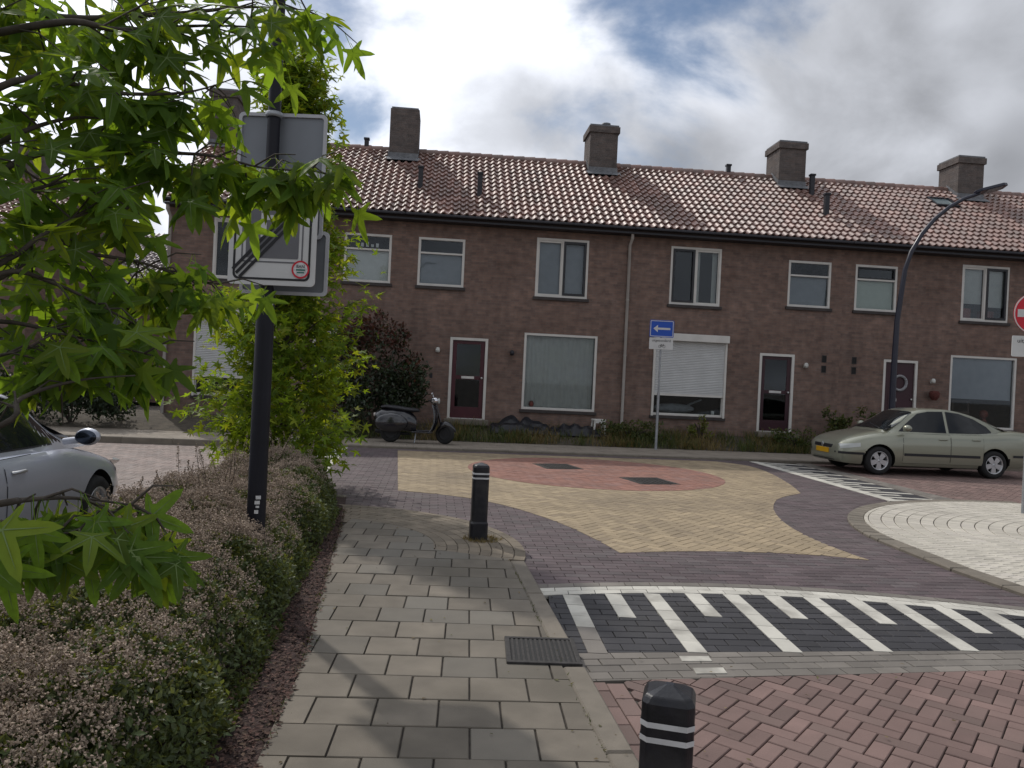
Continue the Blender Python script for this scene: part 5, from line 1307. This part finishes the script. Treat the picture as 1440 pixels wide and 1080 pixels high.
# ================================================================== PLANTING AND TREES
def leafmat(name, col, trans=.35, rnd=.35, hue=None, rough=.5, spec=.3):
    return mat(name, col, rough, .15, 9, rnd=rnd, hue=hue, trans=trans, spec=spec)
M_lsweet = leafmat('sweetgum_leaf', (.100, .185, .030), .60, .34, (.165, .225, .032), .55, .2)
M_lyoung = leafmat('young_sweetgum_leaf', (.125, .205, .026), .55, .36, (.215, .245, .030), .55, .2)
M_vein = mat('leaf_rib', (.11, .165, .04), .6, .1)
M_lhedge = leafmat('planting_leaf', (.088, .118, .048), .30, .45, (.130, .145, .068))
M_flow = mat('faded_flowers', (.35, .275, .215), .9, .25, 20, rnd=.45, hue=(.27, .215, .15))
M_stem = mat('stem_brown', (.055, .042, .028), .9, .3, 20); M_bark = mat('bark', (.060, .050, .040), .9, .3, 25, bump=.004, bscale=40)
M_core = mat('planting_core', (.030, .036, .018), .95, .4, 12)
M_lred = leafmat('photinia_leaf', (.028, .045, .020), .2, .45, (.040, .040, .026), .35, .5)
M_lredt = leafmat('photinia_red_leaf', (.085, .035, .028), .22, .4, (.06, .055, .03))
M_ldark = leafmat('evergreen_leaf', (.020, .034, .016), .15, .4, (.03, .042, .018))
M_weed = leafmat('weed_leaf', (.060, .085, .026), .3, .4, (.13, .12, .045))
M_dry = leafmat('dry_grass', (.175, .135, .062), .3, .35, (.10, .105, .04))

# ---- spreading planting between pavement and left street
HY0, HY1 = 0.9, 9.75
def hedgeR(y): return np.interp(y, [0, 3.15, 4.39, 5.75, 7.97, 9.0, 9.75], [-.86, -1.24, -1.40, -1.60, -1.87, -2.02, -2.3])
def hedgeL(y): return np.interp(y, [0, 5.0, 8.6, 9.3, 9.75], [-2.62, -2.85, -3.25, -3.25, -3.0])
def hedgeH(x, y):
    L_, R_ = hedgeL(y), hedgeR(y) + .05 + .06 * np.sin(2.7 * y) + .05 * np.sin(6.1 * y + 1)
    e = np.clip(np.minimum((R_ - x) / .46, (x - L_) / .30), 0, 1); edge = np.sqrt(np.clip(1 - (1 - e) ** 2, 0, 1))
    en = np.clip((HY1 - y) / .5, 0, 1) ** .5
    bump = .05 * np.sin(3.1 * x + 1.7 * y) + .045 * np.sin(5.3 * y - 4.1 * x + 1) + .03 * np.sin(9.7 * x + 7.3 * y) + .03 * np.sin(13 * y - 8 * x)
    return (.50 + bump) * edge * en + .02
bed_poly = [(-2.62, .2)] + [(float(hedgeL(y)) - .16, y) for y in (5, 8.6, 10.1)] + [(-2.05, 10.0), (-1.93, 9.38)] + edgeL[::-1] + [(-.6, .2)]
bed = sheet('planting_bed', bed_poly, .012, M_mulch)
kerb_line(bed, [(-2.75, .2), (float(hedgeL(5)) - .28, 5), (float(hedgeL(8.6)) - .28, 8.6), (-3.5, 10.2)], .12, .03, .14, side=-1)
kerb_line(bed, [(-3.5, 10.2), (-2.05, 10.05)], .10, .03, .14, side=-1)
hedge = thing('shrub_planting', (0, 0, 0), 0, 'low bushy planting with faded pinkish flower heads along the pavement', 'shrub')
gx, gy = 26, 110; V = []; 
for j in range(gy + 1):
    y = HY0 + (HY1 - HY0) * j / gy
    for i in range(gx + 1):
        x = float(hedgeL(y)) + .04 + (float(hedgeR(y)) - float(hedgeL(y)) - .08) * i / gx
        V.append((x, y, max(.0, float(hedgeH(x, y)) * .80 - .03)))
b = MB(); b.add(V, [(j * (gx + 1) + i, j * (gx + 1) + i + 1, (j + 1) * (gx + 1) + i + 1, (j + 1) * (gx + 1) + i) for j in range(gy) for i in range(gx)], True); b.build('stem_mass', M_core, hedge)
def hedge_pts(n, near=2.0, edge=False):
    y = HY0 + .9 + (HY1 - HY0 - .95) * RNG.random(n) ** near
    if edge: t = 1.05 - RNG.random(n) ** 1.5 * .20
    else: t = RNG.random(n)
    L_, R_ = hedgeL(y), hedgeR(y); x = L_ + (R_ - L_) * t
    return x, y
n = 85000; x, y = hedge_pts(n, 1.35); hh = hedgeH(x, y); z = hh * (1.04 - .30 * RNG.random(n) ** 1.5)
x2, y2 = hedge_pts(26000, 1.35, True); h2_ = hedgeH(x2, y2); z2 = h2_ * (.15 + .9 * RNG.random(len(x2))); x2 = x2 + .05 * RNG.random(len(x2))
x, y, z = np.r_[x, x2], np.r_[y, y2], np.r_[z, z2]
tip = unit(len(x)) + np.array([.1, -.1, .55]); nr = unit(len(x)) + np.array([0, 0, 1.0])
scatter('leaves', LEAF_V, LEAF_F, np.stack([x, y, z], 1), frames(tip, nr), RNG.uniform(.022, .046, len(x)), M_lhedge, hedge)
# flat clusters of faded flowers
n = 10500; cx, cy = hedge_pts(n, 1.35)
keep = (np.sin(2.3 * cx + 1.1 * cy) + np.sin(3.7 * cy - 2.2 * cx + 2) + .8 * np.sin(7.1 * cx + 5 * cy) + RNG.normal(size=n) * 1.2) > -.95
t_ = (cx - hedgeL(cy)) / (hedgeR(cy) - hedgeL(cy)); keep &= (RNG.random(n) > np.clip((t_ - .80) * 3.6, 0, .9))
cx, cy = cx[keep], cy[keep]; cz = hedgeH(cx, cy) + RNG.uniform(.01, .12, len(cx))
k = 22; r = np.sqrt(RNG.random((len(cx), k))) * RNG.uniform(.022, .046, len(cx))[:, None]; a = RNG.random((len(cx), k)) * 6.283
fx = cx[:, None] + r * np.cos(a); fy_ = cy[:, None] + r * np.sin(a); fz = cz[:, None] - r * r * 8 + RNG.normal(size=r.shape) * .012
FP = np.stack([fx.ravel(), fy_.ravel(), fz.ravel()], 1)
BUD_V = [(-.5, -.3, 0), (.5, -.35, .1), (.1, .6, -.05), (0, 0, .55)]; BUD_F = [(0, 1, 3), (1, 2, 3), (2, 0, 3)]
scatter('flower_heads', BUD_V, BUD_F, FP, frames(unit(len(FP)), unit(len(FP)) + [0, 0, .8]), RNG.uniform(.007, .015, len(FP)), M_flow, hedge)
# stems under the clusters and tall flower spikes along the street side
sel = RNG.choice(len(cx), 900, replace=False)
ST_V = [(-.5, 0, 0), (.5, 0, 0), (.35, 1, .0), (-.35, 1, 0)]; ST_F = [(0, 1, 2), (0, 2, 3)]
b = MB(); SPK, SPd = [], []
for i in range(46):
    yy = random.uniform(5.2, 9.6); xx = float(hedgeL(yy)) + random.uniform(.0, .75); h0 = float(hedgeH(xx, yy)) * .7; hh_ = random.uniform(.50, .80)
    lx, ly = random.uniform(-.12, .12), random.uniform(-.1, .1)
    pts = [Vector((xx + lx * t * t, yy + ly * t * t, h0 + (hh_ + .1 - h0) * t)) for t in (0, .5, 1)]
    b.tube(pts, [.004, .003, .002], 5)
    for q in range(60):
        t = random.uniform(.55, 1.05); p = pts[1].lerp(pts[2], (t - .5) * 2); a = random.uniform(0, 6.28); w = .022 * (1.15 - t) * 2
        SPK.append((p.x + w * math.cos(a), p.y + w * math.sin(a), p.z))
b.build('flower_stems', M_stem, hedge)
SPK = np.array(SPK); scatter('flower_spikes', BUD_V, BUD_F, SPK, frames(unit(len(SPK)), unit(len(SPK))), RNG.uniform(.008, .016, len(SPK)), M_flow, hedge)
# fallen leaves on the mulch strip
n = 7000; yy = .9 + 8.2 * RNG.random(n) ** 1.3; xr = np.interp(yy, [p[1] for p in edgeL] + [9.4], [p[0] for p in edgeL] + [-1.93]); xx = xr - .30 + .32 * RNG.random(n) ** .8
lit = scatter('fallen_leaves', LEAF_V, LEAF_F, np.stack([xx, yy, np.full(n, .022) + .012 * RNG.random(n)], 1), frames(unit(n) * [1, 1, .15], unit(n) * .4 + [0, 0, 1]), RNG.uniform(.014, .038, n), mat('litter', (.085, .045, .036), .9, .3, 30, rnd=.45, hue=(.07, .05, .03)))
prop(lit, 'reddish fallen leaves and bark on the strip beside the pavement', 'leaf litter', kind='stuff')

# ---- trees
SV = [star_leaf(.25, 1), star_leaf(.45, 2), star_leaf(.12, 3), star_leaf(.6, 4)]
STAR = []
for i, (v, f) in enumerate(SV):
    v = list(v); f = list(f); nf = len(f)
    for k in range(5):                                   # ribs of the five lobes
        tp = v[1 + 3 + 6 * k]; c0 = Vector(v[0]); d = Vector(tp) - c0; w = Vector((-d.y, d.x, 0)).normalized() * .011; o_ = len(v)
        mid = Vector(v[1 + 2 + 6 * k]).lerp(Vector(v[1 + 4 + 6 * k]), .5)
        for dz in (.006, -.006):
            o_ = len(v); v += [tuple(c0 + w + Vector((0, 0, dz))), tuple(c0 - w + Vector((0, 0, dz))), tuple(mid + Vector((0, 0, dz)))]; f.append((o_, o_ + 1, o_ + 2))
    me = bpy.data.meshes.new('leaf'); me.from_pydata(v, [], f); me.materials.append(M_lsweet); me.materials.append(M_vein)
    me.polygons.foreach_set('material_index', [0] * nf + [1] * (len(f) - nf)); me.polygons.foreach_set('use_smooth', [True] * len(f)); me.update(); STAR.append(me)

# near sweetgum: trunk outside the picture, branches reach in from the left
tree = thing('sweetgum_tree', (-2.55, 2.0, 0), 0, 'sweetgum tree whose star shaped leaves hang into the picture from the left', 'tree')
TB = Vector((-2.55, 2.0, 0)); LPOS = []
b = MB(); b.tube([Vector((0, 0, -.1)), Vector((.02, .03, 1.0)), Vector((-.02, .06, 2.4)), Vector((.03, .02, 4.2)), Vector((.0, .05, 5.6))], [.075, .062, .05, .034, .012], 10); b.build('trunk', M_bark, tree)
def branch(pts, r0, nleaf, spread, lsize=(.115, .160), twigs=8, tw=.28, down=.6, start=.15, dens=.74):
    """a limb given by (u, v, distance) knots, with side twigs that carry hanging leaves"""
    P = [at(*p) for p in pts]
    # join to the trunk
    base = Vector((TB.x, TB.y, max(.9, P[0].z - .35))); P = [base] + P
    Q = []
    for i in range(len(P) - 1):
        p0, p1, p2, p3 = P[max(i - 1, 0)], P[i], P[i + 1], P[min(i + 2, len(P) - 1)]
        for t in np.linspace(0, 1, 6, endpoint=False):
            Q.append(.5 * ((2 * p1) + (p2 - p0) * t + (2 * p0 - 5 * p1 + 4 * p2 - p3) * t * t + (3 * p1 - p0 - 3 * p2 + p3) * t ** 3))
    Q.append(P[-1]); m = len(Q)
    bb = MB(); bb.tube([q - TB for q in Q], [max(.0022, r0 * (1 - i / (m - 1)) ** .8) for i in range(m)], 7)
    k0 = max(5, int(m * start))
    spots = []
    for k in range(twigs):
        i = random.randint(k0, m - 2); p = Q[i]; d = (Q[i + 1] - Q[i]).normalized()
        e = p + (d * random.uniform(.2, .7) + Vector((random.uniform(-1, 1), random.uniform(-1, 1), random.uniform(-.8, .5))) * spread).normalized() * tw * random.uniform(.5, 1.1)
        mid = (p + e) / 2 + Vector((0, 0, .02)); bb.tube([p - TB, mid - TB, e - TB], [.0035, .0026, .0016], 5)
        spots.append((p, mid, e))
    bb.build('branch', M_bark, tree)
    for k in range(int(nleaf * dens)):
        if spots and random.random() < .72:
            p, mid, e = random.choice(spots); t = random.uniform(.25, 1.0); q = p.lerp(mid, t * 2) if t < .5 else mid.lerp(e, t * 2 - 1); o = (e - p).normalized()
        else:
            i = random.randint(k0, m - 1); q = Q[i]; o = (Q[min(i + 1, m - 1)] - Q[i - 1]).normalized()
        s = random.uniform(*lsize)
        d = (o * random.uniform(.0, .8) + Vector((random.uniform(-1, 1), random.uniform(-1, 1), random.uniform(-.7, .5))) + Vector((0, 0, -down))).normalized()
        nrm = (Vector((random.uniform(-1, 1), random.uniform(-1, 1), random.uniform(-1, 1))) * .55 + Vector((0, -.45, .75)))
        pu, pv, pw = proj(*(q + d * s * .6))
        if pu < 185 and 565 < pv < 665 and random.random() < .85: continue      # thin where the hatchback shows below the boughs
        LPOS.append((q + d * s * .28, d, nrm, s))
# upper canopy
branch([(-120, -60, 2.3), (60, 20, 2.45), (230, 20, 2.6), (350, 10, 2.75), (440, 15, 2.85)], .016, 120, 1.0, twigs=18)
branch([(-150, 80, 2.2), (80, 32, 2.3), (170, 42, 2.4), (290, 36, 2.6), (400, 40, 2.7)], .016, 120, 1.0, twigs=16, tw=.24)
branch([(-120, 170, 2.1), (40, 110, 2.2), (150, 130, 2.35), (260, 130, 2.5), (330, 110, 2.6)], .014, 105, 1.0, twigs=14, tw=.22)
branch([(-120, 260, 2.1), (20, 190, 2.2), (110, 165, 2.3), (190, 175, 2.45)], .013, 75, 1.0, twigs=12, tw=.20)
# branch crossing in front of the signs
branch([(-120, 290, 2.1), (60, 215, 2.25), (180, 215, 2.4), (290, 218, 2.5), (370, 236, 2.55), (445, 240, 2.6)], .012, 100, .9, (.11, .15), twigs=18, tw=.16, down=.85, start=.45, dens=1.0)
# left middle
branch([(-120, 330, 2.0), (10, 280, 2.1), (90, 255, 2.2), (150, 250, 2.3)], .012, 60, 1.0, twigs=12, tw=.22)
branch([(-120, 420, 1.95), (10, 365, 2.05), (60, 330, 2.1), (120, 300, 2.2), (165, 290, 2.3)], .012, 62, 1.0, twigs=12, tw=.22)
branch([(-100, 470, 1.95), (0, 385, 2.0), (80, 400, 2.1), (160, 440, 2.2), (200, 460, 2.25)], .011, 42, .9, twigs=10, tw=.16, down=.8)
branch([(-80, 420, 2.0), (60, 360, 2.15), (180, 365, 2.3), (260, 390, 2.4), (310, 400, 2.45)], .010, 56, .9, (.10, .14), twigs=14, tw=.16, down=.8, start=.4, dens=1.0)
branch([(-100, 470, 1.9), (0, 452, 2.0), (100, 472, 2.1), (215, 500, 2.2)], .011, 44, .9, twigs=12, tw=.15, down=.9, start=.66, dens=1.0)
branch([(-60, 620, 1.8), (30, 560, 1.9), (110, 535, 2.0), (190, 528, 2.1)], .010, 7, .9, twigs=6, tw=.13, down=.9)
branch([(-80, 520, 1.9), (0, 500, 1.95), (40, 490, 2.0), (80, 480, 2.05)], .008, 12, .9, twigs=6, tw=.14, down=.9)
# low spray in front of the planting
branch([(-80, 720, 1.35), (20, 705, 1.42), (90, 700, 1.5), (150, 705, 1.56), (195, 712, 1.6)], .008, 42, .9, (.10, .14), twigs=10, tw=.12, down=.9, start=.25, dens=1.0)
branch([(-60, 760, 1.35), (20, 740, 1.42), (80, 750, 1.48), (130, 745, 1.5)], .006, 30, .9, (.10, .13), twigs=6, tw=.10, down=1.0)
branch([(-90, 40, 2.4), (0, 0, 2.5), (150, -40, 2.7), (330, -50, 2.9)], .012, 60, 1.0, twigs=12, tw=.28)
def isz(t):
    u, v, w = proj(*t[0]); return t[3] / w if (-60 < u < 1500 and -60 < v < 1140 and w > 0) else 0
LPOS.sort(key=lambda t: -isz(t))
rest = []
for k, (p, d, nrm, s) in enumerate(LPOS):
    if k < 300 and isz(t := (p, d, nrm, s)) > 0:
        y_ = d; x_ = y_.cross(nrm).normalized(); z_ = x_.cross(y_)
        o = bpy.data.objects.new('leaf', STAR[k % 4]); link(o, tree)
        o.matrix_local = Matrix.Translation(p - TB) @ Matrix((x_, y_, z_)).transposed().to_4x4() @ Matrix.Scale(s, 4)
    else: rest.append((p, d, nrm, s))
if rest:
    P = np.array([tuple(r[0] - TB) for r in rest]); D = np.array([tuple(r[1]) for r in rest]); Nn = np.array([tuple(r[2]) for r in rest]); S_ = np.array([r[3] for r in rest])
    scatter('leaves', *SV[1], P, frames(D, Nn), S_, M_lsweet, tree, smooth=True)

def leafy_tree(name, label, loc, height, r_low, r_top, z0, nleaf, lsize, m, tmpl, lean=(0, 0), clumps=60, group=None, trunk_r=.05):
    """young tree: trunk, rising limbs, and leaves in clumps at the limb ends"""
    t = thing(name, loc, 0, label, 'tree', group); b = MB()
    b.tube([(0, 0, -.1), (lean[0] * .3, lean[1] * .3, height * .35), (lean[0] * .7, lean[1] * .7, height * .7), (lean[0], lean[1], height * .98)], [trunk_r, trunk_r * .75, trunk_r * .4, .006], 9); b.build('trunk', M_bark, t)
    C = []
    lb = MB()
    for i in range(clumps):
        h = z0 + (height - z0) * ((i + .5) / clumps) ** .95; f = (h - z0) / (height - z0)
        rr = (r_top + (r_low - r_top) * (1 - f) ** 1.15) * random.uniform(.35, 1.05); a = i * 2.4 + random.uniform(-.5, .5)
        c = Vector((lean[0] * f + rr * math.cos(a), lean[1] * f + rr * math.sin(a), h + random.uniform(-.1, .1)))
        s = Vector((lean[0] * f * .8, lean[1] * f * .8, max(.3, h - rr * .6)))
        lb.tube([s, (s + c) / 2 + Vector((0, 0, .06)), c], [.014 * (1.2 - f), .009, .003], 5); C.append((c, s))
    lb.build('limbs', M_bark, t)
    P = []; D = []
    per = nleaf // clumps
    for c, s in C:
        for k in range(per):
            q = s.lerp(c, random.uniform(.45, 1.08)) + Vector((random.gauss(0, 1), random.gauss(0, 1), random.gauss(0, .8))) * .13
            P.append(tuple(q)); o = (q - s); o = o.normalized() if o.length > 1e-3 else Vector((0, 0, 1))
            D.append(tuple(o * .6 + Vector((random.uniform(-1, 1), random.uniform(-1, 1), random.uniform(-1.2, .3)))))
    P = np.array(P); D = np.array(D)
    scatter('crown', *tmpl, P, frames(D, unit(len(P)) * .7 + [0, -.2, .8]), RNG.uniform(*lsize, len(P)), m, t, smooth=True)
    return t
leafy_tree('young_tree', 'young yellow green sweetgum tree standing behind the black post', (-2.98, 10.35, 0), 5.7, 1.42, .26, .45, 11500, (.10, .16), M_lyoung, SV[0], (-.05, 0), 150)

def bush(name, label, loc, size, nleaf, lsize, m, m2=None, frac=.0, seed=1, lobes=22, cat='shrub', group=None, top_only=True):
    t = thing(name, loc, 0, label, cat, group); rr = random.Random(seed)
    b = MB()
    for k in range(7):
        a = rr.uniform(0, 6.28); e = Vector((size[0] * .5 * math.cos(a), size[1] * .5 * math.sin(a), size[2] * rr.uniform(.5, .85)))
        b.tube([(0, 0, -.05), e * .5 + Vector((0, 0, .1)), e], [.02, .014, .005], 5)
    b.build('stems', M_bark, t)
    C = [(Vector((size[0] * rr.uniform(-.75, .75), size[1] * rr.uniform(-.75, .75), size[2] * rr.uniform(.18, .88))), rr.uniform(.22, .36)) for _ in range(lobes)]
    P = []; 
    for k in range(nleaf):
        c, r = rr.choice(C); v = Vector((rr.gauss(0, 1), rr.gauss(0, 1), rr.gauss(0, 1))).normalized() * (rr.random() ** .35)
        p = c + Vector((v.x * r * size[0] * 1.1, v.y * r * size[1] * 1.1, v.z * r * size[2] * .62)); 
        if p.z > .02: P.append(tuple(p))
    P = np.array(P); D = unit(len(P)) + [0, -.2, .35]
    up = P[:, 2] / size[2] + RNG.normal(size=len(P)) * .18
    k = up > np.quantile(up, 1 - frac) if frac else np.zeros(len(P), bool)
    scatter('foliage', LEAF_V, LEAF_F, P[~k], frames(D[~k], unit((~k).sum()) + [0, -.3, .7]), RNG.uniform(*lsize, (~k).sum()), m, t)
    if k.any(): scatter('young_foliage', LEAF_V, LEAF_F, P[k], frames(D[k], unit(k.sum()) + [0, -.3, .7]), RNG.uniform(*lsize, k.sum()), m2, t)
    return t
bush('red_leaved_shrub', 'large dark shrub with reddish young leaves beside the scooter', (-3.35, 19.35, .1), (1.25, .75, 3.0), 9000, (.08, .14), M_lred, M_lredt, .24, 4, 30)
bush('evergreen_hedge', 'dark evergreen hedge at the left end of the terrace', (-10.3, 18.35, .1), (1.75, .7, 1.75), 8000, (.07, .12), M_ldark, seed=6, lobes=34)
bush('evergreen_hedge', 'dark evergreen hedge behind the silver hatchback, beyond the other hedge', (-13.6, 19.0, .1), (1.9, .9, 2.2), 6000, (.08, .14), M_ldark, seed=8, lobes=30)
bush('wall_weeds', 'tall weedy plant against the wall between the two right hand doors', (8.75, 21.05, .2), (.45, .25, 1.15), 900, (.07, .13), M_weed, seed=9, lobes=12, cat='plant')
bush('wall_weeds', 'tall weedy plant against the wall just left of the wreath door', (9.75, 21.2, .2), (.40, .22, 1.05), 700, (.07, .13), M_weed, seed=10, lobes=10, cat='plant')
bush('low_weeds', 'low weedy clump at the foot of the grey one way sign post', (3.2, 20.2, .12), (.9, .45, .55), 1500, (.05, .10), M_weed, seed=11, lobes=14, cat='plant')
bush('low_weeds', 'yellowish weed under the shuttered window', (5.05, 20.75, .22), (.35, .25, .65), 420, (.05, .10), mat('weed_yellow', (.12, .14, .03), .5, .2, 9, rnd=.4, trans=.3), seed=12, lobes=8, cat='plant')
bush('low_weeds', 'low weedy clump left of the sedan bonnet', (7.4, 20.3, .14), (.7, .4, .55), 800, (.05, .10), M_weed, seed=13, lobes=10, cat='plant')
# ---- rough grass along the front gardens
def grass(name, label, n, xr, dens_fn, hr, m):
    x = RNG.uniform(*xr, n); f0 = 17.16 + .13 * x + 1.95; f1 = 20.92 + .09 * x - .1
    t = RNG.random(n) ** 1.6; y = f0 + (f1 - f0) * t; keep = RNG.random(n) < dens_fn(x, y)
    x, y, t = x[keep], y[keep], t[keep]; z = .05 + .30 * t
    tip = unit(len(x)) * .55 + [0, 0, 1.0]; P = np.stack([x, y, z], 1)
    BL_V = [(-.035, 0, 0), (.035, 0, 0), (.025, .55, .05), (-.025, .55, .05), (0, 1, .16)]; BL_F = [(0, 1, 2), (0, 2, 3), (3, 2, 4)]
    o = scatter(name, BL_V, BL_F, P, frames(tip, unit(len(x))), RNG.uniform(*hr, len(x)), m); prop(o, label, 'grass', kind='stuff')
patch = lambda x, y: np.clip(.55 + .5 * np.sin(1.7 * x + 2) + .4 * np.sin(4.3 * x + y) + .3 * np.sin(9 * x - 3 * y), 0.03, 1)
grass('green_grass', 'rough green grass and weeds in the front gardens', 10000, (-6, 8.2), patch, (.10, .30), M_weed)
grass('dry_grass', 'dry straw coloured grass along the far pavement', 7000, (-3, 8.0), lambda x, y: np.clip(.5 + .6 * np.sin(2.9 * x), .05, 1), (.10, .30), M_dry)
# tufts round the bollard and joints
n = 500; a = RNG.random(n) * 6.28; r = .09 + .10 * RNG.random(n); P = np.stack([bx + r * np.cos(a) + .04, by + r * np.sin(a) - .03, np.full(n, .018)], 1)
o = scatter('bollard_grass', [(-.06, 0, 0), (.06, 0, 0), (0, 1, .1)], [(0, 1, 2)], P, frames(unit(n) * .9 + [0, 0, .7], unit(n)), RNG.uniform(.02, .06, n), M_dry); prop(o, 'dry grass tuft round the foot of the corner bollard', 'grass', kind='stuff')

# stray leaves on the paving, moss along the kerb and bed edge
n = 130; yy = 2.9 + 6 * RNG.random(n) ** 1.4; xx = RNG.uniform(-1.3, 2.6, n); zz = np.where(xx > .62 - .121 * (yy - 3.3), -.045, .026)
o = scatter('stray_leaves', LEAF_V, LEAF_F, np.stack([xx, yy, zz], 1), frames(unit(n) * [1, 1, .1], unit(n) * .3 + [0, 0, 1]), RNG.uniform(.012, .035, n), mat('stray_leaf', (.13, .095, .045), .8, .3, 20, rnd=.5, hue=(.08, .09, .03))); prop(o, 'few stray dead leaves lying on the paving', 'leaves', kind='stuff')
n = 2600; yy = 2.6 + 6.6 * RNG.random(n) ** 1.3; side = RNG.random(n)
cl = .5 + .5 * np.sin(yy * 7.3) + .4 * np.sin(yy * 17.1); ok = RNG.random(n) < np.clip(cl, .05, 1) * .6
xe = np.interp(yy, [p[1] for p in edgeL] + [9.4], [p[0] for p in edgeL] + [-1.93]); xk = .62 - .121 * (yy - 3.32) - .135
xx = np.where(side < .6, xe + .015 * RNG.normal(size=n), np.where(yy < 6.9, xk + .006 * RNG.normal(size=n), xe)); yy, xx = yy[ok], xx[ok]; n = len(xx)
o = scatter('joint_moss', [(-.12, 0, 0), (.12, 0, 0), (0, 1, .2)], [(0, 1, 2)], np.stack([xx, yy, np.full(n, .018)], 1), frames(unit(n) * .8 + [0, 0, .7], unit(n)), RNG.uniform(.008, .03, n), M_weed); prop(o, 'moss and tiny weeds in the pavement edge joints', 'moss', kind='stuff')

# ================================================================== BACKGROUND HOUSES, LEFT
def back_house(loc, rz, w, d, he, hr, label, roofm, ncol):
    h = thing('brick_house', loc, rz, label, 'house'); ops = [(w * .08, w * .08 + 1.5, he - 1.9, he - .5), (w * .45, w * .45 + 1.3, he - 1.9, he - .5), (w * .12, w * .12 + 1.8, .7, 2.2), (w * .5, w * .5 + .95, .15, 2.2)]
    wall_mesh(w, he, ops).build('wall', M_wall, h)
    g = MB(); g.add([(0, d, 0), (w, d, 0), (w, d, he), (0, d, he)], [(0, 1, 2, 3)])
    for x in (0, w): g.add([(x, 0, 0), (x, d, 0), (x, d, he), (x, d / 2, hr - .1), (x, 0, he)], [(0, 1, 2, 3, 4)])
    g.build('gable_wall', M_wall, h)
    for k, o in enumerate(ops[:3]): window(h, *o, 'pair_right' if k < 2 else 'single', [M_net, 'dark'])
    door(h, *ops[3], M_door2, 'panes')
    sl_ = math.atan2(hr - he, d / 2 + .3); L_ = math.hypot(hr - he, d / 2 + .3)
    r_ = MB(); r_.add([(-.1, -.3, he - .03), (w + .1, -.3, he - .03), (w + .1, d / 2, hr - .03), (-.1, d / 2, hr - .03), (w + .1, d + .3, he), (-.1, d + .3, he)], [(0, 1, 2, 3), (3, 2, 4, 5)]); rf = r_.build('roof', M_deck, h)
    tp = (w + .2) / ncol; nrow = round(L_ / .33); v, f = tile_template(tp, L_ / nrow); me = bpy.data.meshes.new('roof_tile'); me.from_pydata(v, [], f); me.materials.append(roofm); me.update()
    hm = Matrix.Translation(loc) @ Matrix.Rotation(rz, 4, 'Z')
    rf.location = (0, 0, 0)
    roof_tiles(rf, w, ncol, nrow, tp, L_ / nrow, -.3, he, sl_, me, roofm, 0, (), lambda p: hm @ p)
    MB().box(-.1, -.42, he - .12, w + .1, -.31, he).build('gutter', M_gut, h, .02)
    b = MB(); b.box(w * .7, d / 2 - .4, hr - .6, w * .7 + .8, d / 2 + .4, hr + 1.0); b.build('chimney', M_chim, h)
back_house((-19.6, 31.0, 0), rad(4), 7.2, 7, 4.65, 7.3, 'small brick house with pale shining roof, far left behind the leaves', M_roofg, 34)
back_house((-24.5, 25.0, 0), rad(3), 8.6, 8, 5.3, 8.4, 'brick house at the far left edge, mostly hidden by leaves', M_roof, 40)
